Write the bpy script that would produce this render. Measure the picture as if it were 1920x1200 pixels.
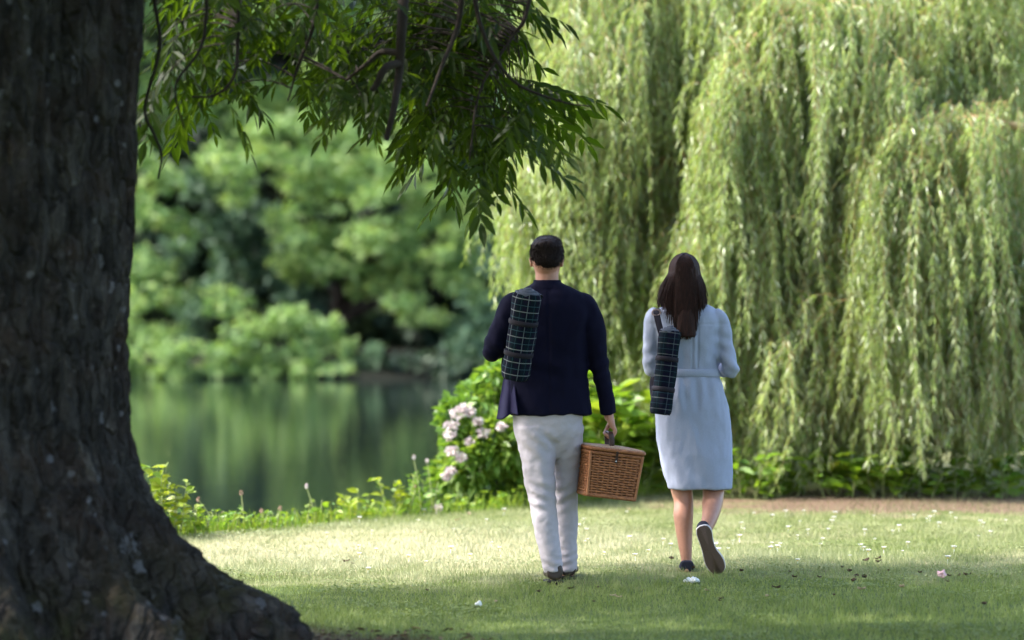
import bpy, bmesh, math, random
import numpy as np
from mathutils import Vector, Matrix, noise as mnoise
R = math.radians
rng = np.random.default_rng(7)
random.seed(7)
for o in list(bpy.data.objects): bpy.data.objects.remove(o)
sc = bpy.context.scene
COL = sc.collection

# ------------------------------------------------------------------ camera, sky, sun, exposure
F = 7200.0; HZ = 515.0; CAMZ = 1.6
cam = bpy.data.cameras.new('camera'); cam_o = bpy.data.objects.new('camera', cam); COL.objects.link(cam_o)
cam.lens = 135; cam.sensor_width = 36; cam.clip_start = .5; cam.clip_end = 3000
cam_o.location = (0, 0, CAMZ); cam_o.rotation_euler = (math.pi/2 - math.atan(85/F), 0, 0)
cam.dof.use_dof = True; cam.dof.focus_distance = 20.0; cam.dof.aperture_fstop = 1.9
sc.camera = cam_o
SUN_EL, SUN_AZ = R(50), R(100)          # azimuth measured to the left of the view direction
sdir = Vector((-math.sin(SUN_AZ)*math.cos(SUN_EL), math.cos(SUN_AZ)*math.cos(SUN_EL), math.sin(SUN_EL)))
w = bpy.data.worlds.new('World'); sc.world = w; w.use_nodes = True
nt = w.node_tree; bg = nt.nodes['Background']
sky = nt.nodes.new('ShaderNodeTexSky'); sky.sky_type = 'NISHITA'; sky.sun_disc = False
sky.sun_elevation = SUN_EL; sky.sun_rotation = -SUN_AZ
sky.air_density = 1.0; sky.dust_density = 3.0; sky.ozone_density = 1.0
nt.links.new(sky.outputs[0], bg.inputs[0]); bg.inputs[1].default_value = 0.15
sl = bpy.data.lights.new('sun', 'SUN'); sl.energy = 2.0; sl.angle = R(.55); sl.color = (1, .96, .90)
so = bpy.data.objects.new('sun', sl); COL.objects.link(so)
so.rotation_euler = sdir.to_track_quat('Z', 'Y').to_euler(); so.location = (-20, 10, 30)
sc.view_settings.view_transform = 'Standard'; sc.view_settings.look = 'None'
sc.view_settings.gamma = 1; sc.view_settings.use_curve_mapping = False
sc.view_settings.exposure = 2.4
cy = sc.cycles
cy.max_bounces = 6; cy.diffuse_bounces = 4; cy.glossy_bounces = 3; cy.transmission_bounces = 4
cy.transparent_max_bounces = 4; cy.use_denoising = True; cy.sample_clamp_indirect = 6
cy.caustics_reflective = False; cy.caustics_refractive = False

# ------------------------------------------------------------------ helpers
def at(u, v, Y):                       # a place in the photograph, Y metres in front of the camera
    return np.array([(u-960)/F*Y, Y, CAMZ - (v-HZ)/F*Y])
def tag(o, label=None, cat=None, group=None, kind=None):
    if label: o['label'] = label
    if cat: o['category'] = cat
    if group: o['group'] = group
    if kind: o['kind'] = kind
    return o
def empty(name, loc=(0, 0, 0), rz=0):
    o = bpy.data.objects.new(name, None); o.empty_display_size = .1
    o.location = loc; o.rotation_euler = (0, 0, rz); COL.objects.link(o); return o
def link(name, me, mat=None, parent=None, smooth=True):
    if mat is not None:
        me.materials.clear()
        for m in (mat if isinstance(mat, (list, tuple)) else [mat]): me.materials.append(m)
    if len(me.polygons): me.polygons.foreach_set('use_smooth', [smooth]*len(me.polygons))
    o = bpy.data.objects.new(name, me); COL.objects.link(o)
    if parent is not None: o.parent = parent
    return o
def np_mesh(name, V, faces, var=None, uv=None):
    """V (n,3); faces: list of (m,k) index arrays"""
    me = bpy.data.meshes.new(name)
    V = np.asarray(V, np.float32)
    me.vertices.add(len(V)); me.vertices.foreach_set('co', V.ravel())
    faces = [np.asarray(f, np.int32) for f in faces if len(f)]
    li = np.concatenate([f.ravel() for f in faces])
    tot = np.concatenate([np.full(len(f), f.shape[1], np.int32) for f in faces])
    start = np.concatenate([[0], np.cumsum(tot)[:-1]]).astype(np.int32)
    me.loops.add(len(li)); me.loops.foreach_set('vertex_index', li)
    me.polygons.add(len(tot)); me.polygons.foreach_set('loop_start', start)
    if var is not None:
        a = me.attributes.new('var', 'FLOAT', 'POINT'); a.data.foreach_set('value', np.asarray(var, np.float32))
    me.update(calc_edges=True)
    if uv is not None:
        l = me.uv_layers.new(name='UVMap'); l.data.foreach_set('uv', np.asarray(uv, np.float32)[li].ravel())
    return me
class Acc:                              # collects vertices, faces and a per-vertex value
    def __init__(s): s.V = []; s.T = []; s.Q = []; s.P = []; s.n = 0
    def add(s, V, F4=None, F3=None, var=0.5):
        V = np.asarray(V, float).reshape(-1, 3); k = len(V)
        s.V.append(V); s.P.append(np.broadcast_to(np.asarray(var, float), (k,)).copy())
        if F4 is not None and len(F4): s.Q.append(np.asarray(F4)+s.n)
        if F3 is not None and len(F3): s.T.append(np.asarray(F3)+s.n)
        s.n += k
    def mesh(s, name):
        f = []
        if s.Q: f.append(np.concatenate(s.Q))
        if s.T: f.append(np.concatenate(s.T))
        return np_mesh(name, np.concatenate(s.V), f, np.concatenate(s.P))
def unit(a): return a/np.maximum(np.linalg.norm(a, axis=-1, keepdims=True), 1e-9)
def leaves(acc, P, D, N, L, W, var, fold=0.0, droop=0.0, near=False):
    """leaf blades: base P, direction D, rough normal N"""
    n = len(P); D = unit(D); S = unit(np.cross(D, N)); U = np.cross(S, D)
    L = np.broadcast_to(L, (n,))[:, None]; W = np.broadcast_to(W, (n,))[:, None]
    g = np.array([0, 0, -1.0])
    if near:
        c = [P, P+D*L*.28-S*W*.42+U*W*fold, P+D*L*.6-S*W*.45+U*W*fold+g*L*droop*.3, P+D*L+g*L*droop,
             P+D*L*.6+S*W*.45+U*W*fold+g*L*droop*.3, P+D*L*.28+S*W*.42+U*W*fold]
        V = np.stack(c, 1).reshape(-1, 3); b = np.arange(n)[:, None]*6
        acc.add(V, F4=np.concatenate([b+[0, 3, 2, 1], b+[0, 5, 4, 3]]), var=np.repeat(var, 6))
    else:
        c = [P, P+D*L*.42+S*W*.5+U*W*fold, P+D*L+g*L*droop, P+D*L*.42-S*W*.5+U*W*fold]
        V = np.stack(c, 1).reshape(-1, 3); b = np.arange(n)[:, None]*4
        acc.add(V, F4=b+[0, 1, 2, 3], var=np.repeat(var, 4))
def strands(acc, C, rad, sides=3, var=0.5):
    """C (S,K,3) centre lines, rad (S,K)"""
    S, K, _ = C.shape
    T = np.gradient(C, axis=1); T = unit(T)
    ref = np.zeros_like(T); ref[..., 1] = 1; ref[np.abs(T[..., 1]) > .9] = (1, 0, 0)
    A = unit(np.cross(T, ref)); B = np.cross(T, A)
    an = np.arange(sides)/sides*2*math.pi
    V = C[:, :, None, :] + rad[:, :, None, None]*(A[:, :, None, :]*np.cos(an)[None, None, :, None]+B[:, :, None, :]*np.sin(an)[None, None, :, None])
    idx = np.arange(S*K*sides).reshape(S, K, sides)
    j = (np.arange(sides)+1) % sides
    q = np.stack([idx[:, :-1, :], idx[:, :-1, j], idx[:, 1:, j], idx[:, 1:, :]], -1).reshape(-1, 4)
    vv = np.repeat(np.broadcast_to(var, (S,)), K*sides)
    acc.add(V.reshape(-1, 3), F4=q, var=vv)
def spline(pts, n):                     # Catmull-Rom through rows of any width
    p = np.asarray(pts, float); m = len(p)
    p = np.concatenate([[2*p[0]-p[1]], p, [2*p[-1]-p[-2]]])
    t = np.linspace(0, m-1, n); i = np.minimum(t.astype(int), m-2); f = (t-i)[:, None]
    a, b, c, d = p[i], p[i+1], p[i+2], p[i+3]
    return .5*((2*b)+(-a+c)*f+(2*a-5*b+4*c-d)*f*f+(-a+3*b-3*c+d)*f**3)
def tube(acc, pts, rad, n=24, sides=8, var=.5):
    C = spline(pts, n); r = np.interp(np.linspace(0, 1, n), np.linspace(0, 1, len(rad)), rad)
    strands(acc, C[None], r[None], sides, var)
def loft(acc, rings, var=.5, caps=True):
    """rings (K,M,3) closed loops"""
    K, M, _ = rings.shape; idx = np.arange(K*M).reshape(K, M); j = (np.arange(M)+1) % M
    q = np.stack([idx[:-1], idx[:-1][:, j], idx[1:][:, j], idx[1:]], -1).reshape(-1, 4)
    V = rings.reshape(-1, 3); t = []
    if caps:
        V = np.concatenate([V, rings[0].mean(0)[None], rings[-1].mean(0)[None]])
        a, b = K*M, K*M+1
        t = [(a, idx[0, j[k]], idx[0, k]) for k in range(M)]+[(b, idx[-1, k], idx[-1, j[k]]) for k in range(M)]
    acc.add(V, F4=q, F3=t, var=var)
def ring(c, rx, ry, n=36, p=2.0, ax=(1, 0, 0), ay=(0, 1, 0)):
    a = np.arange(n)/n*2*math.pi; co, si = np.cos(a), np.sin(a)
    x = np.sign(co)*np.abs(co)**(2/p)*rx; y = np.sign(si)*np.abs(si)**(2/p)*ry
    return np.asarray(c, float)+x[:, None]*np.asarray(ax, float)+y[:, None]*np.asarray(ay, float)
def limb(acc, pts, rad, n=28, sides=18, ratio=1.0, cap=True):
    """rounded tapering limb along a spline"""
    C = spline(pts, n); r = np.interp(np.linspace(0, 1, n), np.linspace(0, 1, len(rad)), rad)
    T = unit(np.gradient(C, axis=0)); A = np.array([1.0, 0, 0]); rings = []
    for k in range(n):
        A = A-T[k]*A.dot(T[k])
        if np.linalg.norm(A) < 1e-3: A = np.cross(T[k], [0, 1, 0])
        A = A/np.linalg.norm(A); B = np.cross(T[k], A)
        rings.append(ring(C[k], r[k], r[k]*ratio, sides, 2, A, B))
    if cap:
        h0 = [ring(C[0]-T[0]*r[0]*s, r[0]*math.sqrt(1-s*s), r[0]*ratio*math.sqrt(1-s*s), sides, 2, A*0+rings_axis(rings[0], C[0]), np.cross(T[0], rings_axis(rings[0], C[0]))) for s in (.95, .6)]
        ax = rings_axis(rings[-1], C[-1])
        h1 = [ring(C[-1]+T[-1]*r[-1]*s, r[-1]*math.sqrt(1-s*s), r[-1]*ratio*math.sqrt(1-s*s), sides, 2, ax, np.cross(T[-1], ax)) for s in (.6, .95)]
        rings = h0+rings+h1
    loft(acc, np.array(rings))
def rings_axis(r, c): return unit(r[0]-c)
def ball(acc, c, rx, ry, rz, n=24, rot=None):
    rings = []
    for k in range(1, 14):
        a = -math.pi/2+math.pi*k/14
        rg = ring((0, 0, math.sin(a)*rz), rx*math.cos(a), ry*math.cos(a), n)
        rings.append(rg)
    rg = np.array(rings)
    if rot is not None: rg = rg@np.array(rot).T
    loft(acc, rg+np.asarray(c, float))
def solid(acc, voxel, smooth=4, fac=.5):
    """union of everything collected, as one smooth continuous surface"""
    me = acc.mesh('tmp'); o = bpy.data.objects.new('tmp', me); COL.objects.link(o)
    m = o.modifiers.new('r', 'REMESH'); m.mode = 'VOXEL'; m.voxel_size = voxel
    if smooth: s = o.modifiers.new('s', 'SMOOTH'); s.iterations = smooth; s.factor = fac
    dg = bpy.context.evaluated_depsgraph_get(); dg.update()
    out = bpy.data.meshes.new_from_object(o.evaluated_get(dg))
    bpy.data.objects.remove(o); bpy.data.meshes.remove(me)
    return out
def getco(me):
    V = np.empty(len(me.vertices)*3, np.float32); me.vertices.foreach_get('co', V); return V.reshape(-1, 3).astype(float)
def getno(me):
    V = np.empty(len(me.vertices)*3, np.float32); me.vertex_normals.foreach_get('vector', V); return V.reshape(-1, 3).astype(float)
def setco(me, V): me.vertices.foreach_set('co', np.asarray(V, np.float32).ravel()); me.update()
def fnoise(P, s, o=0.0, oct=3):
    return np.array([mnoise.fractal(Vector((p[0]*s[0]+o, p[1]*s[1], p[2]*s[2]+o)), 1.0, 2.0, oct) for p in P])
def sstep(a, b, x): t = np.clip((x-a)/(b-a), 0, 1); return t*t*(3-2*t)

# ------------------------------------------------------------------ materials
class NT:
    def __init__(s, name):
        s.m = bpy.data.materials.new(name); s.m.use_nodes = True; s.t = s.m.node_tree
        s.b = s.t.nodes['Principled BSDF']; s.out = s.t.nodes['Material Output']
    def n(s, kind, **kw):
        x = s.t.nodes.new('ShaderNode'+kind)
        for k, v in kw.items(): setattr(x, k, v)
        return x
    def l(s, a, b): s.t.links.new(a, b)
    def val(s, sock, v):
        if hasattr(v, 'is_linked') or isinstance(v, bpy.types.NodeSocket): s.l(v, sock)
        else: sock.default_value = v
    def math(s, op, a, b=0.0, c=None, clamp=False):
        x = s.n('Math', operation=op, use_clamp=clamp); s.val(x.inputs[0], a); s.val(x.inputs[1], b)
        if c is not None: s.val(x.inputs[2], c)
        return x.outputs[0]
    def mix(s, f, a, b, blend='MIX'):
        x = s.n('Mix', data_type='RGBA', blend_type=blend); s.val(x.inputs[0], f)
        for i, c in ((6, a), (7, b)):
            if isinstance(c, tuple): x.inputs[i].default_value = (*c[:3], 1)
            else: s.l(c, x.inputs[i])
        return x.outputs[2]
    def pos(s, scale=(1, 1, 1)):
        g = s.n('NewGeometry'); mp = s.n('Mapping'); mp.inputs['Scale'].default_value = scale
        s.l(g.outputs['Position'], mp.inputs[0]); return mp.outputs[0]
    def obj(s, scale=(1, 1, 1)):
        g = s.n('TexCoord'); mp = s.n('Mapping'); mp.inputs['Scale'].default_value = scale
        s.l(g.outputs['Object'], mp.inputs[0]); return mp.outputs[0]
    def noise(s, vec, scale, detail=4, rough=.55):
        x = s.n('TexNoise'); s.l(vec, x.inputs['Vector']); x.inputs['Scale'].default_value = scale
        x.inputs['Detail'].default_value = detail; x.inputs['Roughness'].default_value = rough; return x.outputs['Fac']
    def ramp(s, f, stops, interp='LINEAR'):
        x = s.n('ValToRGB'); e = x.color_ramp; e.interpolation = interp
        while len(e.elements) > 1: e.elements.remove(e.elements[0])
        for i, (p, c) in enumerate(stops):
            el = e.elements[0] if i == 0 else e.elements.new(p)
            el.position = p; el.color = (*c, 1) if isinstance(c, tuple) else (c, c, c, 1)
        s.l(f, x.inputs[0]); return x.outputs[0]
    def bump(s, h, strength=.5, dist=.01):
        x = s.n('Bump'); x.inputs['Strength'].default_value = strength; x.inputs['Distance'].default_value = dist
        s.l(h, x.inputs['Height']); s.l(x.outputs[0], s.b.inputs['Normal'])
    def base(s, c, rough=.8, spec=.3):
        if isinstance(c, tuple): s.b.inputs['Base Color'].default_value = (*c, 1)
        else: s.l(c, s.b.inputs['Base Color'])
        s.val(s.b.inputs['Roughness'], rough); s.b.inputs['Specular IOR Level'].default_value = spec
def leaf_mat(name, stops, trans=.4, rough=.45, spec=.4, tint=(1.25, 1.2, .6), back=None):
    k = NT(name); a = k.n('Attribute', attribute_name='var')
    c = k.ramp(a.outputs['Fac'], stops)
    if back is not None:
        g = k.n('NewGeometry'); c2 = k.mix(g.outputs['Backfacing'], c, back)
    else: c2 = c
    k.base(c2, rough, spec)
    tr = k.n('BsdfTranslucent'); k.l(k.mix(1.0, c, tint, 'MULTIPLY'), tr.inputs[0])
    mx = k.n('MixShader'); mx.inputs[0].default_value = trans
    k.l(k.b.outputs[0], mx.inputs[1]); k.l(tr.outputs[0], mx.inputs[2]); k.l(mx.outputs[0], k.out.inputs[0])
    return k.m
def plain(name, c, rough=.7, spec=.3, bs=0, bscale=60, bstr=.3, vary=.15, stretch=(1, 1, 1), bdist=.004):
    k = NT(name); n = k.noise(k.obj(stretch), bscale, 4)
    d = tuple(max(0, x*(1-vary)) for x in c); e = tuple(min(1, x*(1+vary)) for x in c)
    k.base(k.ramp(n, [(.3, d), (.7, e)]), rough, spec)
    if bs: k.bump(n, bstr, bdist)
    return k.m
def lawn_colour(k, blade):
    P = k.pos(); sp = k.n('SeparateXYZ'); k.l(P, sp.inputs[0]); X, Y = sp.outputs[0], sp.outputs[1]
    big = k.noise(P, .55, 4); mid = k.noise(P, 2.6, 5); fine = k.noise(P, 30, 3)
    # straw-pale oval by the bank: sun glare painted into the grass colour
    dx = k.math('DIVIDE', k.math('SUBTRACT', X, -.9), 2.6); dy = k.math('DIVIDE', k.math('SUBTRACT', Y, 22.0), 2.6)
    r = k.math('SQRT', k.math('ADD', k.math('MULTIPLY', dx, dx), k.math('MULTIPLY', dy, dy)))
    sun_pale = k.math('MULTIPLY', k.math('SUBTRACT', 1.15, r, clamp=True), .75)
    sun_pale = k.math('ADD', sun_pale, k.math('MULTIPLY', k.math('SUBTRACT', mid, .42), 1.5))
    sun_pale = k.math('ADD', sun_pale, k.math('MULTIPLY', k.math('SUBTRACT', big, .5), .9))
    far = k.math('MULTIPLY', k.math('SUBTRACT', Y, 20.4, clamp=True), .22)
    sun_pale = k.math('ADD', sun_pale, far)
    sun_pale = k.math('SUBTRACT', sun_pale, k.math('MULTIPLY', k.math('SUBTRACT', 20.3, Y, clamp=True), .28), clamp=True)  # greener on the near side, where the shade falls
    if blade:
        a = k.n('Attribute', attribute_name='var')
        g = k.ramp(a.outputs['Fac'], [(0, (.115, .16, .030)), (.5, (.185, .24, .055)), (1, (.275, .31, .10))])
        s = k.ramp(a.outputs['Fac'], [(0, (.25, .275, .14)), (.5, (.36, .375, .22)), (1, (.49, .485, .34))])
    else:
        g = k.ramp(fine, [(.3, (.05, .075, .018)), (.7, (.09, .12, .035))])
        s = k.ramp(fine, [(.3, (.22, .20, .10)), (.7, (.38, .34, .20))])
    c = k.mix(sun_pale, g, s)
    # bare trodden soil below the willow
    ex = k.math('DIVIDE', k.math('SUBTRACT', X, 3.7), 2.9); ey = k.math('DIVIDE', k.math('SUBTRACT', Y, 26.8), 1.7)
    e = k.math('SQRT', k.math('ADD', k.math('MULTIPLY', ex, ex), k.math('MULTIPLY', ey, ey)))
    soil = k.math('ADD', k.math('MULTIPLY', k.math('SUBTRACT', 1.0, e), 3.0), k.math('MULTIPLY', k.math('SUBTRACT', mid, .5), 4.0), clamp=True)
    sc_ = k.ramp(fine, [(.25, (.07, .042, .03)), (.55, (.135, .09, .062)), (.8, (.24, .18, .125))])
    c = k.mix(k.math('MULTIPLY', soil, .55 if blade else 1.0), c, sc_)
    # leaf litter round the big trunk
    fx = k.math('SUBTRACT', X, -1.6); fy = k.math('MULTIPLY', k.math('SUBTRACT', Y, 16.1), 1.1)
    f = k.math('SQRT', k.math('ADD', k.math('MULTIPLY', fx, fx), k.math('MULTIPLY', fy, fy)))
    lit = k.math('ADD', k.math('MULTIPLY', k.math('SUBTRACT', 1.45, f), 2.2), k.math('MULTIPLY', k.math('SUBTRACT', mid, .5), 4.0), clamp=True)
    lc = k.ramp(fine, [(.3, (.035, .022, .015)), (.55, (.075, .045, .03)), (.75, (.14, .085, .06))])
    return k.mix(lit, c, lc), fine, Y
def m_ground():
    k = NT('ground'); c, fine, Y = lawn_colour(k, False)
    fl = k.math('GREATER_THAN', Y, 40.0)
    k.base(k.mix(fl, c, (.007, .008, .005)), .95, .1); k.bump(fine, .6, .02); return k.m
def m_blade():
    k = NT('grass_blade'); c, fine, Y = lawn_colour(k, True); k.base(c, .55, .3)
    tr = k.n('BsdfTranslucent'); k.l(c, tr.inputs[0]); mx = k.n('MixShader'); mx.inputs[0].default_value = .35
    k.l(k.b.outputs[0], mx.inputs[1]); k.l(tr.outputs[0], mx.inputs[2]); k.l(mx.outputs[0], k.out.inputs[0]); return k.m
def m_water():
    k = NT('water'); k.base((.008, .014, .012), .035, .5); k.b.inputs['IOR'].default_value = 1.33
    n1 = k.noise(k.pos((.35, 1.0, 1)), 2.2, 3); n2 = k.noise(k.pos((.5, 1.6, 1)), 9, 3)
    k.bump(k.math('ADD', n1, k.math('MULTIPLY', n2, .25)), .10, .03); return k.m
def m_bark(name, dark, light, lichen=True, sc_=1.0):
    k = NT(name); P = k.pos((1, 1, .22)); P2 = k.pos(); P3 = k.pos((1, 1, .45))
    n1 = k.noise(P, 15*sc_, 6, .65); n2 = k.noise(P2, 4*sc_, 5); n3 = k.noise(P2, 42, 4, .7); n4 = k.noise(P3, 11*sc_, 5, .7)
    c = k.ramp(n1, [(.38, dark), (.62, light)])
    c = k.mix(k.ramp(n4, [(.40, .7), (.52, 0.0)]), c, tuple(x*.35 for x in dark))
    c = k.mix(k.math('MULTIPLY', k.ramp(n2, [(.45, 0.0), (.62, 1.0)]), .6), c, (dark[0]*1.7, dark[1]*1.25, dark[2]*1.1))
    c = k.mix(k.math('MULTIPLY', k.ramp(n3, [(.56, 0.0), (.72, 1.0)]), .55), c, tuple(min(1, x*2.0) for x in light))
    pv = k.n('TexVoronoi', feature='DISTANCE_TO_EDGE'); wb = k.n('VectorMath', operation='ADD'); nz_ = k.n('TexNoise'); nz_.inputs['Scale'].default_value = 6; k.l(P2, nz_.inputs['Vector'])
    sc3 = k.n('VectorMath', operation='SCALE'); sc3.inputs['Scale'].default_value = .12; k.l(nz_.outputs['Color'], sc3.inputs[0]); k.l(k.pos((1, 1, .38)), wb.inputs[0]); k.l(sc3.outputs[0], wb.inputs[1])
    k.l(wb.outputs[0], pv.inputs['Vector']); pv.inputs['Scale'].default_value = 14*sc_; edge = k.ramp(pv.outputs['Distance'], [(.0, 0.0), (.22, 1.0)])
    pc = k.n('TexVoronoi'); k.l(wb.outputs[0], pc.inputs['Vector']); pc.inputs['Scale'].default_value = 14*sc_; pcs = k.n('SeparateColor'); k.l(pc.outputs['Color'], pcs.inputs[0])
    c = k.mix(1.0, c, k.ramp(pcs.outputs[0], [(0, (.65, .63, .61)), (.6, (1.0, 1.0, 1.0)), (1, (1.5, 1.47, 1.42))]), 'MULTIPLY')
    if lichen:
        for vs, th, pick in ((2.6, .15, .52), (6.0, .17, .68), (13.0, .20, .74)):
            v = k.n('TexVoronoi'); v.inputs['Scale'].default_value = vs; k.l(P2, v.inputs['Vector'])
            wob = k.math('ADD', v.outputs['Distance'], k.math('MULTIPLY', k.math('SUBTRACT', n3, .5), .5))
            sp = k.n('SeparateColor'); k.l(v.outputs['Color'], sp.inputs[0])
            on = k.math('MULTIPLY', k.math('LESS_THAN', wob, th), k.math('GREATER_THAN', sp.outputs[0], pick))
            c = k.mix(k.math('MULTIPLY', on, .6), c, (.16, .16, .17))
        sx = k.n('SeparateXYZ'); k.l(P2, sx.inputs[0])
        mo = k.math('MULTIPLY', k.math('SUBTRACT', .55, sx.outputs[2], clamp=True), k.ramp(n2, [(.46, 0.0), (.62, 1.0)]))
        c = k.mix(k.math('MULTIPLY', mo, 1.3), c, (.05, .055, .016))
        lo = k.math('MULTIPLY', k.math('SUBTRACT', .5, sx.outputs[2], clamp=True), k.ramp(n4, [(.5, 0.0), (.62, 1.0)]))
        c = k.mix(k.math('MULTIPLY', lo, .9), c, (.06, .036, .029))
    k.base(c, .92, .12)
    k.bump(k.math('ADD', k.math('ADD', n1, edge), k.math('ADD', n4, k.math('MULTIPLY', n3, .5))), 1.0, .035); return k.m
M = {}
M['ground'] = m_ground(); M['blade'] = m_blade(); M['water'] = m_water()
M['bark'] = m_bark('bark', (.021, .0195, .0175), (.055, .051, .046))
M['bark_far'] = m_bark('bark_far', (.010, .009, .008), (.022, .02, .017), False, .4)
M['twig'] = plain('twig', (.022, .016, .012), .85, .2, 1, 30)
M['willow_twig'] = plain('willow_twig', (.36, .24, .10), .6, .3)
M['willow_bark'] = m_bark('willow_bark', (.06, .05, .035), (.16, .13, .09), False)
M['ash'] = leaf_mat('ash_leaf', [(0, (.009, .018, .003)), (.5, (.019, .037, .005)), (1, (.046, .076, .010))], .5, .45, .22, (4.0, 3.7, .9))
M['willow'] = leaf_mat('willow_leaf', [(0, (.12, .19, .035)), (.5, (.23, .315, .075)), (1, (.40, .48, .17))], .46, .32, .6, (1.25, 1.25, .55), (.55, .62, .46))
M['far'] = leaf_mat('far_leaf', [(0, (.075, .145, .05)), (.5, (.165, .275, .09)), (1, (.37, .47, .17))], .42, .5, .35, (1.2, 1.25, .7))
M['far2'] = leaf_mat('far_shaded_leaf', [(0, (.014, .027, .016)), (.5, (.026, .048, .025)), (1, (.042, .075, .036))], .2, .5, .3)  # leaf colour darkened to put the shade of the hollows into it
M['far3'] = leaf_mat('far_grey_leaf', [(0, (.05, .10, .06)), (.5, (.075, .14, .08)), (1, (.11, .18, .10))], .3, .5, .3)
M['weed'] = leaf_mat('weed_leaf', [(0, (.085, .19, .022)), (.5, (.15, .27, .03)), (1, (.28, .34, .045))], .45, .4, .4, (1.3, 1.2, .5))
M['shrub'] = leaf_mat('shrub_leaf', [(0, (.07, .16, .03)), (.5, (.14, .26, .04)), (1, (.26, .36, .07))], .4, .35, .45, (1.3, 1.2, .5))
M['bloom'] = leaf_mat('bloom', [(0, (.52, .40, .42)), (.5, (.64, .55, .56)), (1, (.76, .73, .70))], .3, .6, .2, (1, 1, 1))
M['stalk'] = plain('stalk', (.26, .30, .12), .6, .3)
M['seedhead'] = plain('seedhead', (.38, .26, .20), .8, .2)
M['white_petal'] = plain('white_petal', (.8, .8, .78), .6, .2)
M['yellow'] = plain('yellow_centre', (.7, .5, .05), .6, .2)
M['dead_leaf'] = plain('dead_leaf', (.075, .05, .035), .8, .2, 0, 40, .3, .5)
M['pale_leaf'] = plain('pale_leaf', (.42, .33, .22), .8, .2, 0, 40, .3, .3)
M['paper'] = plain('paper', (.75, .75, .74), .7, .2)
M['pink_paper'] = plain('pink_paper', (.62, .40, .42), .7, .2)

# ------------------------------------------------------------------ ground and water
BX = np.array([-400, -40, -8, -4, -1.94, -.83, 0, 1.12, 2.5, 4, 10, 60, 400.])
BY = np.array([-60, 5, 17, 20.8, 23.5, 25.2, 26.4, 28.0, 30.5, 35, 40, 45, 50.])
def bank(x): return np.interp(x, BX, BY)
def height(x, y):
    yb = bank(x)+.15*np.sin(x*2.1)+.1*np.sin(x*5.3); yf = 76.5+.9*np.sin(x*.35)+.5*np.sin(x*.9+1)
    z = .012*np.sin(x*1.7+y*.6)+.010*np.sin(y*1.9-x*.8)
    z = z-1.3*sstep(0, 1.5, y-yb)
    z = z+.98*sstep(-1.2, .9, y-yf)+.03*np.maximum(y-yf-3, 0)
    return z
def axis(lo, hi, step, far, g=1.35):
    a = list(np.arange(lo, hi+1e-6, step)); s = step
    while a[-1] < far: s *= g; a.append(a[-1]+s)
    s = step
    while a[0] > -far: s *= g; a.insert(0, a[0]-s)
    return np.array(a)
gx = axis(-9, 9, .15, 600); gy = axis(8, 32, .15, 600)
gy = np.unique(np.concatenate([gy[gy < 70], np.arange(70, 84, .4), gy[gy > 84]]))
XX, YY = np.meshgrid(gx, gy); ZZ = height(XX, YY)
idx = np.arange(XX.size).reshape(XX.shape)
q = np.stack([idx[:-1, :-1], idx[:-1, 1:], idx[1:, 1:], idx[1:, :-1]], -1).reshape(-1, 4)
g = link('ground', np_mesh('ground', np.stack([XX, YY, ZZ], -1).reshape(-1, 3), [q]), M['ground'])
tag(g, 'mown lawn sloping into the lake and rising as the far bank', 'ground', kind='structure')
me = np_mesh('water', [(-350, -40, -.46), (350, -40, -.46), (350, 95, -.46), (-350, 95, -.46)], [[(0, 1, 2, 3)]])
tag(link('water', me, M['water']), 'still dark green lake mirroring the trees of the far bank', 'lake', kind='structure')

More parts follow.
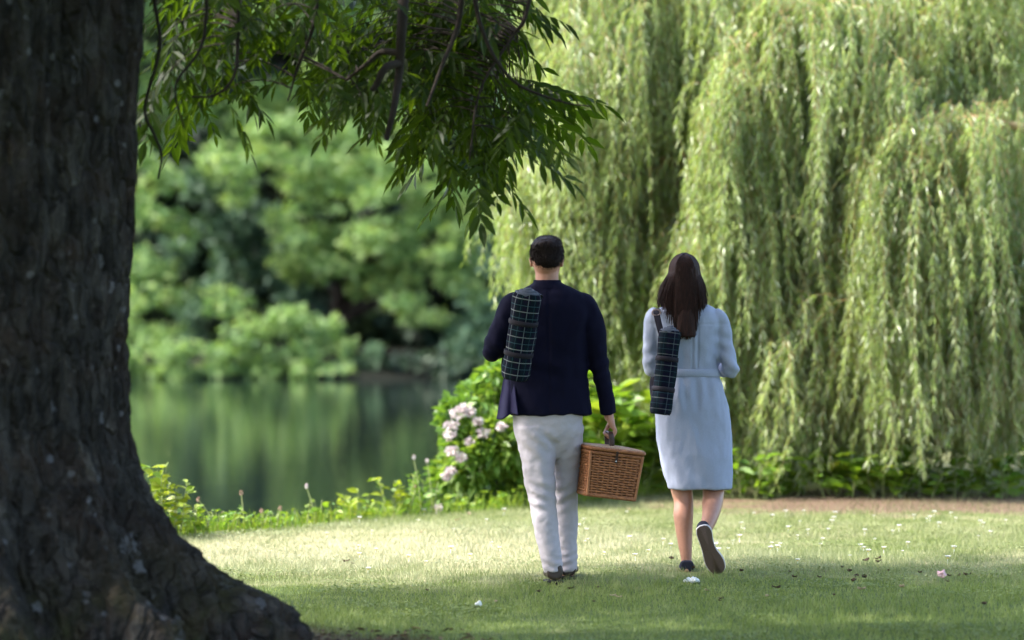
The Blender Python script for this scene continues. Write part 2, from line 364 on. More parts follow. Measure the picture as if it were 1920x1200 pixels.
# ------------------------------------------------------------------ lawn blades
TX, TY = -2.30, 16.0                   # foot of the big tree
def grass():
    acc = Acc(); n = 430000
    x = rng.uniform(-4.6, 6.2, n); y = rng.uniform(15.4, 29.2, n)
    keep = (y < bank(x)+.2) & (np.abs(x+.2) < y*.155+.5)
    d = np.hypot((x-TX)/1.75, (y-TY)/1.3); keep &= (d > .95+.25*rng.random(n))
    ex, ey = (x-3.7)/2.9, (y-26.8)/1.7; e = np.hypot(ex, ey); keep &= (e > .75+.5*rng.random(n)) | (rng.random(n) < .2)
    x, y = x[keep], y[keep]; n = len(x)
    h = rng.uniform(.016, .042, n)*(1+.35*np.sin(x*2.3+1)*np.sin(y*1.7))*np.where(rng.random(n) < .02, 1.7, 1.0); wd = rng.uniform(.003, .0065, n)
    a = rng.uniform(0, 2*math.pi, n); b = rng.uniform(0, 2*math.pi, n); le = rng.uniform(.1, .9, n)*h
    z = height(x, y)-.003
    P = np.stack([x, y, z], 1); S = np.stack([np.cos(a), np.sin(a), 0*a], 1)*wd[:, None]*.5
    T = P+np.stack([np.cos(b)*le, np.sin(b)*le, h], 1)
    V = np.stack([P-S, P+S, T], 1).reshape(-1, 3)
    pn = np.array([mnoise.fractal(Vector((a_*6, b_*6, 0)), 1, 2, 2) for a_, b_ in zip(x, y)])
    acc.add(V, F3=np.arange(n*3).reshape(-1, 3), var=np.repeat(np.clip(.25+.5*rng.random(n)+.55*pn, 0, 1), 3))
    for k_ in range(110):                # clover patches
        px0, py0, r0 = random.uniform(-2.6, 4.2), random.uniform(16.6, 24.5), random.uniform(.08, .3)
        if py0 > bank(px0)-.3 or math.hypot((px0-TX)/1.75, (py0-TY)/1.3) < 1.3: continue
        m_ = int(900*r0); a_ = rng.uniform(0, 6.28, m_); q_ = r0*np.sqrt(rng.random(m_))*(1+.3*np.sin(a_*3)); xx, yy = px0+q_*np.cos(a_)*1.4, py0+q_*np.sin(a_)
        b_ = rng.uniform(0, 6.28, m_); leaves(acc, np.stack([xx, yy, height(xx, yy)+rng.uniform(.015, .034, m_)], 1), np.stack([np.cos(b_), np.sin(b_), 0*b_+.2], 1), unit(rng.normal(0, .3, (m_, 3))+np.array([0, 0, 1.0])), .016, .014, rng.uniform(0, .45, m_))
    tag(link('grass', acc.mesh('grass'), M['blade'], None, False), 'short mown grass, painted sunlit pale by the bank and green in the shade', 'grass', kind='stuff')
grass()

# ------------------------------------------------------------------ far bank trees
def clump(acc, c, rx, ry, rz, n, size, tone):
    d = unit(rng.normal(size=(n, 3))); r = rng.uniform(.35, 1.0, n)**.6
    lump = 1+.22*np.sin(d[:, 0]*5+c[0]*3)*np.cos(d[:, 2]*6+c[2]*2)
    P = np.asarray(c)+d*(r*lump)[:, None]*np.array([rx, ry, rz])
    D = unit(d*.7+rng.normal(size=(n, 3))*.6+np.array([0, 0, -.25])); N = unit(d+rng.normal(size=(n, 3))*.5+np.array([0, 0, .5]))
    s = rng.uniform(.65, 1.3, n)*size
    leaves(acc, P, D, N, s, s*.55, np.clip(tone+rng.normal(0, .2, n), 0, 1), .1)
def far_tree(name, label, cat, mat, base, clumps, leaf=.17, dens=230, trunk_r=.2, group='trees on the far bank', tone=.5):
    """clumps: (centre, rx, ry, rz)"""
    b = np.asarray(base, float); e = empty(name, b)
    acc = Acc(); tk = Acc()
    top = max(c[0][2] for c in clumps)
    tube(tk, [(0, 0, -.3), (.02*random.uniform(-1, 1), 0, top*.35), (.04*random.uniform(-1, 1), .02, top*.7), (0, 0, top*.95)], [trunk_r, trunk_r*.8, trunk_r*.5, .04], 14, 8)
    for i, (c, rx, ry, rz) in enumerate(clumps):
        c = np.asarray(c, float)-b*np.array([1, 1, 0]); c[2] -= b[2]
        n = int(dens*min(3.0, max(.22, rx*rz/.28))); clump(acc, c, rx, ry, rz, n, leaf, tone+random.uniform(-.25, .25))
        if i % 9 == 0:
            s = np.array([0, 0, max(.3, c[2]*.6)]); tube(tk, [s, (s+c)/2+[0, 0, .2], c], [trunk_r*.4, trunk_r*.25, .02], 8, 5)
    link('trunk', tk.mesh('trunk'), M['bark_far'], e); link('crown', acc.mesh('crown'), mat, e, False)
    tag(e, label, cat, group); return e
def px(L, Y, dy=.8):                    # clump list given as places in the photograph
    out = []
    for (u, v, ru, rv) in L:
        y = Y+random.uniform(-dy, dy); s = F/y
        for q_ in range(4):
            r_ = .75*math.sqrt(random.random()); a_ = random.uniform(0, 6.283); f_ = random.uniform(.42, .7)
            out.append((at(u+math.cos(a_)*r_*ru, v+math.sin(a_)*r_*rv, y+random.uniform(-.4, .4)), ru/s*f_*1.1, ru/s*f_, rv/s*f_*.8))
    return out
def rnd(u0, u1, v0, v1, n, r, Y, dy):
    return px([(random.uniform(u0, u1), random.uniform(v0, v1), r*random.uniform(.7, 1.3), r*random.uniform(.55, .9)) for _ in range(n)], Y, dy)
def gb(u, Y): x = (u-960)/F*Y; return (x, Y, float(height(np.array(x), np.array(Y))))
far_tree('broadleaf_tree', 'tall pale green tree on the far bank beside the big trunk', 'tree', M['far'], gb(235, 79.5),
    px([(250,290,42,34),(305,330,50,38),(268,400,50,42),(322,430,40,38),(250,480,45,46),(312,505,48,40),(270,560,48,38),(330,570,34,30),(245,620,40,32),(215,380,45,50),(200,520,50,50),(210,640,45,40),(290,620,44,24)], 78.5, .7)
    + rnd(150, 380, -120, 270, 26, 50, 80.5, 1.2), tone=.55)
far_tree('broadleaf_tree', 'wide light green tree leaning out over a dark hollow of the far bank', 'tree', M['far'], gb(640, 82),
    px([(420,290,50,38),(440,350,45,32),(520,285,60,38),(560,330,60,42),(605,300,60,38),(645,360,58,42),(545,400,45,36),(592,430,52,36),(560,488,45,26),(640,490,50,30),(700,430,58,42),(722,480,45,36),(690,385,50,35),(760,345,50,40),(822,375,50,40),(782,425,50,38),(842,455,48,40),(885,425,45,40),(765,560,35,20),(800,600,45,20),(832,520,48,36),(872,505,45,36),(892,560,40,36),(742,310,50,34),(480,245,55,35),(600,245,55,35),(692,262,55,32),(802,300,55,36),(880,345,50,36),(560,445,40,30),(735,525,40,26)], 79, 1.0)
    + rnd(400, 960, -150, 240, 50, 55, 81.5, 1.2)+rnd(560, 960, 250, 520, 26, 50, 80.8, .6)+rnd(380, 620, 240, 340, 10, 45, 81, .6), trunk_r=.22, tone=.6)
far_tree('waterside_bush', 'round green bush overhanging the lake below the dark hollow', 'bush', M['far'], gb(500, 78),
    px([(430,562,50,28),(460,612,55,32),(412,655,40,32),(482,662,58,32),(540,690,45,16),(560,622,50,32),(612,602,42,28),(622,650,42,32),(600,690,50,14),(520,590,48,26),(455,692,40,14),(575,660,44,26),(400,695,40,12),(500,700,50,10),(640,700,40,9),(570,702,40,8)], 76.3, .4), .15, 260, .1, 'bushes on the far bank', .5)
far_tree('waterside_bush', 'low pale bush at the waterline beside the big trunk', 'bush', M['far'], gb(280, 77.6),
    px([(300,652,58,30),(342,662,32,24),(262,690,50,16),(235,665,40,28),(318,688,45,12),(215,690,40,14),(280,702,50,8),(350,700,40,9),(230,703,40,8)], 76.2, .4), .14, 260, .08, 'bushes on the far bank', .45)
far_tree('sapling', 'small pale sapling alone before the black gap in the far bank', 'sapling', M['far3'], gb(696, 76.9),
    px([(695,662,22,20),(712,685,14,14),(680,688,16,12)], 76.6, .2), .12, 200, .04, 'bushes on the far bank', .9)
far_tree('grey_green_tree', 'dull grey green tree between the light tree and the willow', 'tree', M['far3'], gb(930, 81),
    px([(880,600,40,40),(870,650,40,40),(905,640,40,45),(900,560,40,45),(950,600,50,60),(940,480,50,50),(860,690,50,14),(1000,640,60,60),(920,685,50,20),(850,640,40,40),(840,690,50,16),(900,700,60,10),(960,690,50,16)], 78.6, .8)+rnd(880, 1150, -150, 460, 36, 60, 82, 1.5), tone=.3)
far_tree('waterside_bush', 'dark scrub along the waterline left of the dull grey green tree', 'bush', M['far2'], gb(790, 77.2), px([(745,690,40,18),(800,684,45,22),(850,690,40,18),(900,694,40,14),(770,702,50,9),(840,703,50,8),(410,690,44,16),(380,700,40,10)], 76.5, .3), .2, 260, .06, 'bushes on the far bank', .5)
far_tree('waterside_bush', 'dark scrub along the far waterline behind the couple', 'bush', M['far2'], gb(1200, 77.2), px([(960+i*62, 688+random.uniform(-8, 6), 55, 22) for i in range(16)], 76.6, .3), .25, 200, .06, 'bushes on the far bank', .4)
for u, Y, lab in ((150, 92, 'dark tree at the back of the wood left of the hollow'), (360, 90, 'dark tree deep in the hollow of the far bank'),
                  (560, 93, 'dark tree behind the middle of the wide light tree'), (730, 90, 'dark tree behind the black gap of the far bank'),
                  (900, 93, 'dark tree behind the dull grey green tree'), (1120, 91, 'dark tree seen through the left strands of the willow'),
                  (1330, 93, 'dark tree behind the woman and the willow'), (1560, 90, 'dark tree behind the middle of the willow'),
                  (1800, 93, 'dark tree behind the far end of the willow')):
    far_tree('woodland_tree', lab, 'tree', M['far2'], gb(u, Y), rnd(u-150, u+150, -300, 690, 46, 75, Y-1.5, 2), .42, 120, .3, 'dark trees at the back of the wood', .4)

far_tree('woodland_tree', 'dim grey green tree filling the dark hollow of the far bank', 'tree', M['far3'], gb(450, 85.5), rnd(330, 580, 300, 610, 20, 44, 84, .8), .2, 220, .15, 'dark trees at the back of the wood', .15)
a = Acc()
for k_ in range(330):
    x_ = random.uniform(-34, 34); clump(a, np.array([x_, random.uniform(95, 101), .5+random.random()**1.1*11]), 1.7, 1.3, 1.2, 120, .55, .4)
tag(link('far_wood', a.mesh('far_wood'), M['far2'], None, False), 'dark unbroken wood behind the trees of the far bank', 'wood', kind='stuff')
# ------------------------------------------------------------------ weeping willow
def willow():
    base = np.array([4.9, 32.5, 0.0]); e = empty('weeping_willow', base)
    tag(e, 'large weeping willow trailing yellow green strands over the bank', 'tree')
    tk = Acc(); tube(tk, [(0, 0, -.4), (.1, 0, 1.5), (-.1, -.2, 3.2), (.1, 0, 5.5)], [.55, .42, .38, .2], 20, 14)
    link('trunk', tk.mesh('trunk'), M['willow_bark'], e)
    # boughs: control points (u, v, Y), strand bundles, bundle length (m) lo/hi, sideways spread, leaf scale
    B = [
     ([(1660,40,28.6),(1560,18,28.3),(1470,25,28.0),(1400,95,27.8),(1362,230,27.7)], 74, 1.1, 2.3, .22, 1),
     ([(1960,230,28.2),(1830,222,27.8),(1760,240,27.6),(1705,280,27.4),(1690,350,27.3)], 66, 1.3, 2.5, .24, 1),
     ([(1560,410,28.6),(1480,392,28.2),(1410,402,27.9),(1362,450,27.7),(1340,520,27.6)], 46, 1.0, 1.75, .2, 1),
     ([(1560,690,28.3),(1490,690,28.0),(1440,725,27.8),(1412,800,27.7)], 22, .55, .85, .14, 1),
     ([(1700,-60,30.0),(1500,-90,29.8),(1300,-80,29.5),(1150,-30,29.2),(1090,90,29.0),(1045,230,28.9)], 120, 1.2, 2.6, .42, 1),
     ([(1400,330,29.6),(1250,300,29.3),(1140,320,29.0),(1050,345,28.8),(980,390,28.7)], 72, .4, 1.4, .22, 1),
     ([(1420,520,29.4),(1300,470,29.0),(1200,480,28.8),(1110,520,28.7),(1070,580,28.7)], 60, .55, 1.25, .22, 1),
     ([(2000,-70,29.4),(1900,-110,29.0),(1800,-90,28.8),(1720,-30,28.6),(1690,40,28.5)], 60, 1.0, 1.9, .3, 1),
     ([(1700,430,28.9),(1620,420,28.5),(1560,450,28.3),(1530,520,28.2)], 44, 1.0, 1.8, .26, 1),
     ([(2050,420,28.6),(1950,400,28.3),(1860,440,28.1),(1800,520,28.0)], 52, 1.1, 1.75, .26, 1),
     ([(1800,640,28.6),(1720,620,28.4),(1650,650,28.2),(1610,700,28.1)], 36, .6, 1.0, .2, 1),
     ([(2000,690,28.7),(1930,660,28.5),(1860,680,28.3),(1820,720,28.2)], 30, .55, .95, .2, 1),
     ([(1900,60,28.9),(1790,70,28.6),(1690,110,28.4),(1620,180,28.2)], 50, 1.2, 2.2, .3, 1),
     ([(1760,330,28.5),(1680,330,28.2),(1610,360,28.0),(1560,430,27.9)], 50, 1.1, 2.0, .25, 1),
     ([(2000,560,27.9),(1900,540,27.7),(1780,560,27.6),(1700,610,27.5)], 46, .8, 1.3, .2, 1),
     ([(1640,600,28.0),(1570,585,27.8),(1500,610,27.7),(1450,660,27.6)], 40, .7, 1.15, .2, 1),
     # inner and rear curtains
     ([(2100,-120,31.5),(1800,-130,31.2),(1500,-130,31.0),(1250,-60,30.8),(1120,60,30.6)], 120, 2.0, 3.4, .6, 1.3),
     ([(2100,250,31.0),(1800,200,30.6),(1560,220,30.2),(1350,300,30.0),(1200,380,29.9)], 150, 1.7, 2.9, .5, 1.3),
    ]
    tips = []
    for bi, (cp, nb, l0, l1, spread, ls) in enumerate(B):
        pts = np.array([at(*p) for p in cp])-base
        limbacc = Acc(); root = np.array([0, 0, 3.0+.25*(bi % 5)])
        mid = (root+pts[0])/2+np.array([0, 0, .5])
        tube(limbacc, [root, mid, *pts], [.11, .07]+[.035-.005*i for i in range(len(pts))], 40, 7)
        lb = link('bough', limbacc.mesh('bough'), M['willow_twig'] if ls == 1 else M['willow_bark'], e)
        line = spline(pts, 200); acc = Acc(); tw = Acc()
        t = rng.beta(1.15, .95, nb)
        c0 = line[(t*199).astype(int)]+rng.normal(0, 1, (nb, 3))*np.array([spread*.55, spread, .07])
        tang = unit(pts[-1]-pts[0]); blen = l0+(l1-l0)*rng.random(nb)**1.2
        out = unit(tang*rng.uniform(.1, .9, (nb, 1))+rng.normal(0, .6, (nb, 3))+np.array([0, -.35, .15])); out[:, 2] = np.abs(out[:, 2])*.4
        tone = np.clip(rng.normal(.5, .2, nb), 0, 1); ph = rng.uniform(0, 6.28, nb)
        ns = 9 if ls == 1 else 6
        bid = np.repeat(np.arange(nb), ns); S = len(bid); K = 14
        tt = np.linspace(0, 1, K)[None, :]
        L = blen[bid]*rng.uniform(.45, 1.05, S)
        reach = rng.uniform(.05, .32, S)
        o = unit(out[bid]+rng.normal(0, .35, (S, 3)))
        st = c0[bid]+rng.normal(0, .055, (S, 3))+np.array([0, 0, .03])
        C = st[:, None, :]+o[:, None, :]*(reach[:, None]*(1-np.exp(-4*tt)))[:, :, None]
        C[:, :, 2] -= L[:, None]*(tt**1.25)
        C[:, :, 0] += .07*np.sin(tt*4+ph[bid][:, None])*tt+rng.normal(0, .06, (S, 1))*tt+.022*np.sin(tt*rng.uniform(3, 8, (S, 1))+rng.uniform(0, 6, (S, 1)))
        C[:, :, 1] += .07*np.cos(tt*5+ph[bid][:, None])*tt+rng.normal(0, .06, (S, 1))*tt
        low_ = np.clip(.16+.14*np.sin(C[:, -1, 0]*3.1+bi)+.1*np.sin(C[:, -1, 0]*8+2*bi), .07, .5)[:, None]+.12*rng.random((S, 1)); over = np.minimum(1.0, (C[:, :1, 2]-low_)/np.maximum(C[:, :1, 2]-C[:, -1:, 2], .01)); C[:, :, 2] = C[:, :1, 2]+(C[:, :, 2]-C[:, :1, 2])*over
        rad = np.broadcast_to(.0035*(1-.7*tt), (S, K))*ls
        strands(tw, C, rad, 3)
        dens = 80 if ls == 1 else 38
        nl = np.maximum(3, (L*dens).astype(int)); sid = np.repeat(np.arange(S), nl); n = len(sid)
        u = rng.random(n)**.9*(K-1.001); i = u.astype(int); f = (u-i)[:, None]
        P = C[sid, i]*(1-f)+C[sid, i+1]*f; T = unit(C[sid, i+1]-C[sid, i])
        az = rng.uniform(0, 6.28, n); H = np.stack([np.cos(az), np.sin(az), 0*az], 1)
        D = T*.8+H*rng.uniform(.3, 1.15, (n, 1))+np.array([0, 0, -.25])
        N = unit(H*.8+np.array([0, 0, .7])+rng.normal(0, .45, (n, 3)))
        ln = rng.uniform(.05, .092, n)*ls
        leaves(acc, P, D, N, ln, ln*rng.uniform(.13, .19, n)*(1.0 if ls == 1 else 1.3), np.clip(tone[bid[sid]]+rng.normal(0, .16, n), 0, 1), .15, .12)
        link('hanging_leaves', acc.mesh('hanging_leaves'), M['willow'], lb, False)
        link('hanging_twigs', tw.mesh('hanging_twigs'), M['willow_twig'], lb)
willow()

# ------------------------------------------------------------------ the big tree in front
def big_tree():
    base = np.array([TX, TY, 0.0]); e = empty('ash_tree', base)
    tag(e, 'huge dark tree trunk with flared roots and overhanging leafy boughs', 'tree')
    Yt = TY
    OUT = [(-2600,330),(-600,300),(0,272),(100,262),(200,255),(300,246),(400,238),(500,231),(600,224),(700,221),(760,224),(800,229),(850,240),(900,263),(950,290),(1000,325),(1050,368),(1080,405),(1100,440),(1120,472),(1140,505),(1160,527),(1180,545),(1200,562),(1235,600)]
    zs = np.array([CAMZ-(v-HZ)/F*Yt for v, u in OUT])[::-1]; xs = np.array([(u-960)/F*Yt-TX for v, u in OUT])[::-1]
    nz, na = 560, 480
    z = np.concatenate([np.linspace(-.12, 1.6, 360), np.linspace(1.605, 8.5, nz-360)]); th = np.arange(na)/na*2*math.pi
    Z, A = np.meshgrid(z, th, indexing='ij')
    R0 = np.interp(Z, zs, xs); rt = np.interp(Z, [0, 1.2, 3.2, 8.5], [.66, .60, .62, .52])
    flare = np.maximum(R0-rt, 0)        # how far the right-hand root runs out at this height
    lobes = [(0.0, .30, 1.0), (1.15, .28, .55), (2.2, .3, .6), (3.3, .3, .7), (4.15, .22, .75), (5.0, .2, .85), (5.65, .2, .72)]
    wsum = np.zeros_like(A)
    for a0, wd, am in lobes:
        d = np.angle(np.exp(1j*(A-a0))); wsum = np.maximum(wsum, am*np.exp(-(d/wd)**2))
    wsum = np.maximum(wsum, .42)
    drift = np.interp(Z, zs, xs)-rt-flare   # lean of the stem
    r = rt+flare*wsum+.025*np.sin(A*5+Z*.6)+.02*np.sin(A*9-Z*1.1+1)
    X = r*np.cos(A)+drift; Y = r*np.sin(A)
    V = np.stack([X, Y, Z], -1).reshape(-1, 3)
    # bark relief
    vv = V; d1 = np.array([mnoise.fractal(Vector((p[0]*7, p[1]*7, p[2]*1.6)), 1, 2, 5) for p in vv])
    d2 = np.array([mnoise.fractal(Vector((p[0]*2+9, p[1]*2, p[2]*1.1)), 1, 2, 3) for p in vv])
    d3 = np.array([mnoise.fractal(Vector((p[0]*18, p[1]*18, p[2]*14+3)), 1, 2, 3) for p in vv])
    low = 1-sstep(.1, 1.2, V[:, 2])
    nrm = np.stack([np.cos(A), np.sin(A), 0*A], -1).reshape(-1, 3)
    V = V+nrm*((.35-np.abs(d1))*.045+d2*.04*(1+low)+d3*(.010+.022*low))[:, None]
    idx = np.arange(nz*na).reshape(nz, na); j = (np.arange(na)+1) % na
    q = np.stack([idx[:-1], idx[:-1][:, j], idx[1:][:, j], idx[1:]], -1).reshape(-1, 4)
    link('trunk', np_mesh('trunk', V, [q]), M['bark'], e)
    # limbs that carry the crown above the picture
    for k, (pts, rad) in enumerate([
        ([(0,0,7.6),(-2.5,-1.5,8.6),(-5,-3,9.4)], [.3,.18,.05]), ([(.2,0,7.2),(2.5,-1,8.2),(5.5,-2,8.4)], [.3,.2,.05]),
        ([(.1,.1,5.6),(1.2,1.2,6.6),(2.6,3,6.9)], [.22,.14,.04]), ([(.3,-.2,4.6),(1.4,.2,5.2),(2.1,.6,4.4),(2.25,.7,3.0)], [.2,.12,.07,.035]),
        ([(0,0,8.3),(.5,0,9.8),(.8,.5,11.4)], [.3,.2,.05]), ([(-.1,-.3,6.4),(.5,-3,7.4),(1.5,-6,7.6)], [.24,.16,.05])]):
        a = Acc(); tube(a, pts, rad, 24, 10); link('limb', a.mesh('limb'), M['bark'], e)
    # boughs hanging into the picture
    hang = [([(757,-120,17.2),(756,0,17.1),(752,70,17.0),(748,140,17.0),(738,205,16.9),(724,262,16.9)], .030, .012),
            ([(752,100,17.0),(715,98,17.1),(685,122,17.1),(650,150,17.2)], .018, .006),
            ([(748,118,17.0),(722,128,16.9),(705,160,16.9),(696,170,16.9)], .020, .012),
            ([(285,-120,16.4),(290,0,16.5),(300,90,16.5),(272,200,16.5),(288,250,16.5),(303,290,16.5),(297,336,16.5)], .010, .005),
            ([(450,-100,16.9),(446,60,16.9),(440,140,16.8),(405,178,16.8),(360,182,16.8)], .010, .004),
            ([(390,-60,16.7),(380,80,16.7),(330,160,16.6),(345,240,16.6)], .009, .004),
            ([(870,-80,17.4),(860,40,17.4),(830,120,17.3),(800,200,17.2)], .016, .006),
            ([(1010,-90,17.8),(985,30,17.7),(960,70,17.7),(900,170,17.6),(880,300,17.5)], .012, .004),
            ([(880,-60,17.4),(905,60,17.4),(960,150,17.4),(1050,190,17.4),(1110,200,17.4)], .012, .003),
            ([(600,-80,17.0),(590,40,17.0),(560,120,17.0),(540,190,17.0)], .012, .004)]
    lines = []
    for pts, r0, r1 in hang:
        a = Acc(); w_ = np.array([at(*p) for p in pts])-base; tube(a, w_, [r0, (r0+r1)/2, r1], 40, 7)
        link('bough', a.mesh('bough'), M['twig'], e); lines.append(spline(w_, 60))
    # pinnate leaves
    near = Acc(); stems = Acc()
    def pinnate(acc, P, D, size, tone, nearleaf=True, stem=None):
        """P,D (n,3): leaf stalk base and direction; nine leaflets each"""
        n = len(P); D = unit(D); side = unit(np.cross(D, rng.normal(size=(n, 3))*.35+np.array([0, 0, 1.0]))); up = unit(np.cross(side, D))
        g = np.array([0, 0, -1.0])
        for k, (t, s) in enumerate([(.3, 1), (.3, -1), (.5, 1), (.5, -1), (.7, 1), (.7, -1), (.88, 1), (.88, -1), (1.0, 0)]):
            p = P+D*(size*t)[:, None]+g*(size*.22*t*t)[:, None]
            d = unit(D*(.65 if s else 1.0)+side*s*.8+g*rng.uniform(.25, .8, (n, 1))+rng.normal(0, .14, (n, 3)))
            L = size*rng.uniform(.34, .46, n)*(1.0 if t > .4 else .8)
            leaves(acc, p, d, up+rng.normal(0, .3, (n, 3)), L, L*.33, np.clip(tone+rng.normal(0, .12, n), 0, 1), .12, .12, nearleaf)
        if stem is not None:
            tt = np.linspace(0, 1, 5)[None, :, None]
            C = P[:, None]+D[:, None]*(size[:, None, None]*tt)+g*(size[:, None, None]*.22*tt*tt)
            strands(stem, C, np.full((n, 5), .0013), 3)
    poly = [(250,-60),(250,225),(290,262),(380,270),(440,235),(462,205),(480,190),(505,150),(515,225),(545,240),(600,225),(640,262),(700,272),(735,225),(765,250),(795,320),(830,378),(900,392),(975,385),(1030,310),(1080,272),(1118,225),(1100,180),(1050,140),(1020,80),(1060,30),(1040,-60)]
    def inside(u, v):
        c = np.zeros(len(u), bool); m = len(poly)
        for i in range(m):
            (x1, y1), (x2, y2) = poly[i], poly[(i+1) % m]
            t = ((y1 > v) != (y2 > v)); xx = (x2-x1)*(v-y1)/((y2-y1) if y2 != y1 else 1e-9)+x1
            c ^= (t & (u < xx))
        return c
    n = 9000; u = rng.uniform(240, 1125, n); v = rng.uniform(-70, 392, n); ok = inside(u, v+66) & inside(u+np.where(u > 900, 85, 34), v+10) & inside(u-20, v+10)
    p = np.full(n, .075)
    p[(u > 720) & (v < 330)] = .165; p[(u > 420) & (u < 530) & (v > 70)] = .05; p[(u < 470)] = .085; p[(u > 440) & (u < 620) & (v < 60)] = .07
    cl = np.array([mnoise.fractal(Vector((a/70, b/70, 3)), 1, 2, 3) for a, b in zip(u, v)]); p = p*np.clip(1+1.1*cl, .1, 2)
    ok &= rng.random(n) < p; u, v = u[ok], v[ok]; n = len(u)
    Y = np.where(u > 700, rng.uniform(17.6, 19.2, n), rng.uniform(17.0, 18.6, n))
    P = np.stack([(u-960)/F*Y, Y, CAMZ-(v-HZ)/F*Y], 1)-base
    az = rng.uniform(0, 6.28, n); D = np.stack([np.cos(az), np.sin(az)*.8, rng.uniform(-1.1, .15, n)], 1)
    D[:, 0] += np.clip((u-800)/600, -.3, .6)
    pinnate(near, P, D, rng.uniform(.15, .31, n), np.clip(.5+.45*np.array([mnoise.noise(Vector((a/90, b/90, 7))) for a, b in zip(u, v)]), 0, 1), True, stems)
    # fine twigs joining leaf stalks to the nearest bough
    allp = np.concatenate(lines); tw = []
    for k in range(0, n, 2):
        d = np.linalg.norm(allp-P[k], axis=1)+2.0*np.maximum(P[k][2]-allp[:, 2], 0); j = d.argmin(); a = allp[j]; b = P[k]
        t = np.linspace(0, 1, 8)[:, None]; c = a+(b-a)*t; c[:, 2] += np.sin(t[:, 0]*math.pi)*.12*np.linalg.norm(b-a); tw.append(c)
    tw = np.array(tw); strands(stems, tw, np.linspace(.004, .0014, 8)[None].repeat(len(tw), 0), 4)
    link('twigs', stems.mesh('twigs'), M['twig'], e)
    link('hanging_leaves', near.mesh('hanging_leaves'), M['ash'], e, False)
    # crown overhead, out of the picture, cut and thinned to shade the near lawn
    LX = np.array([-12, -6, -3, -1.2, -.17, .5, .96, 2, 3, 5, 9, 14.]); LY = np.array([12, 14.8, 16.9, 18.75, 19.95, 20.45, 20.95, 21.5, 21.7, 21.8, 21.5, 19.])
    cot = 1/math.tan(SUN_EL)
    m = 30000;  x = rng.uniform(-11, 7, m); y = rng.uniform(8.5, 24, m); z = rng.uniform(2.9, 11.5, m)
    sx = x+z*cot*math.sin(SUN_AZ); sy = y-z*cot*math.cos(SUN_AZ)
    edge = np.interp(sx, LX, LY)
    nn = np.array([mnoise.fractal(Vector((a*.8, b*.8, c*.8)), 1, 2, 2) for a, b, c in zip(x, y, z)])
    ok = (sy < edge-.10-.3*rng.random(m)) & (z > CAMZ+.0735*y+.60) & (((x+2)/9.5)**2+((y-13.5)/9.5)**2+((z-5)/7)**2 < 1.1) & (nn > -.28) & ~((sx > 1.6) & (sy < 19.9) & (rng.random(m) < .55)) & ~((sx > -.9) & (sx < 2.0) & (sy > 16.4) & (sy < 18.4) & (rng.random(m) < .78))
    P = np.stack([x, y, z], 1)[ok]-base; n = len(P)
    az = rng.uniform(0, 6.28, n); D = np.stack([np.cos(az), np.sin(az), rng.uniform(-.8, .3, n)], 1)
    top = Acc(); pinnate(top, P, D, rng.uniform(.35, .6, n), rng.uniform(.3, .7, n), False)
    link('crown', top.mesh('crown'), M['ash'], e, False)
big_tree()
# ------------------------------------------------------------------ people
M['skin'] = plain('skin', (.42, .205, .145), .5, .4, 1, 90, .1, .06)
M['skin2'] = plain('skin_legs', (.36, .178, .12), .45, .45, 0, 50, .1, .07)
M['navy'] = plain('navy_wool', (.0045, .0045, .0155), .9, .1, 1, 260, .25, .12, (1, 1, 1), .002)
M['lining_or_lit_flap'] = plain('sunlit_navy', (.012, .010, .040), .75, .15)  # navy cloth turned violet: sunlight painted into the flap's colour
M['chino'] = plain('pale_chino', (.42, .385, .42), .9, .1, 1, 200, .2, .04, (1, 1, 1), .002)
M['denim'] = plain('pale_chambray', (.30, .33, .43), .9, .1, 1, 220, .25, .06, (1, 1, 1), .002)
M['brown_shoe'] = plain('brown_leather', (.028, .016, .013), .4, .5)
M['navy_shoe'] = plain('navy_canvas', (.018, .020, .035), .8, .2, 1, 300)
M['sole'] = plain('brown_rubber', (.12, .08, .062), .8, .25, 1, 220, .5, .15)
M['foxing'] = plain('white_rubber', (.55, .52, .52), .6, .3)
M['leather'] = plain('dark_leather', (.040, .017, .012), .5, .4, 1, 70)
M['strap'] = plain('black_webbing', (.014, .012, .018), .8, .2, 1, 200)
M['buckle'] = plain('buckle', (.25, .17, .15), .4, .5)
def hair_mat(name, c, d):
    k = NT(name); n = k.noise(k.obj((1, 1, .12)), 170, 3); k.base(k.ramp(n, [(.3, c), (.7, d)]), .6, .12)
    k.bump(n, .6, .004); return k.m
M['hair_m'] = hair_mat('dark_brown_hair', (.008, .005, .005), (.022, .013, .012))
M['hair_w'] = hair_mat('auburn_brown_hair', (.011, .0055, .0045), (.036, .0145, .011))
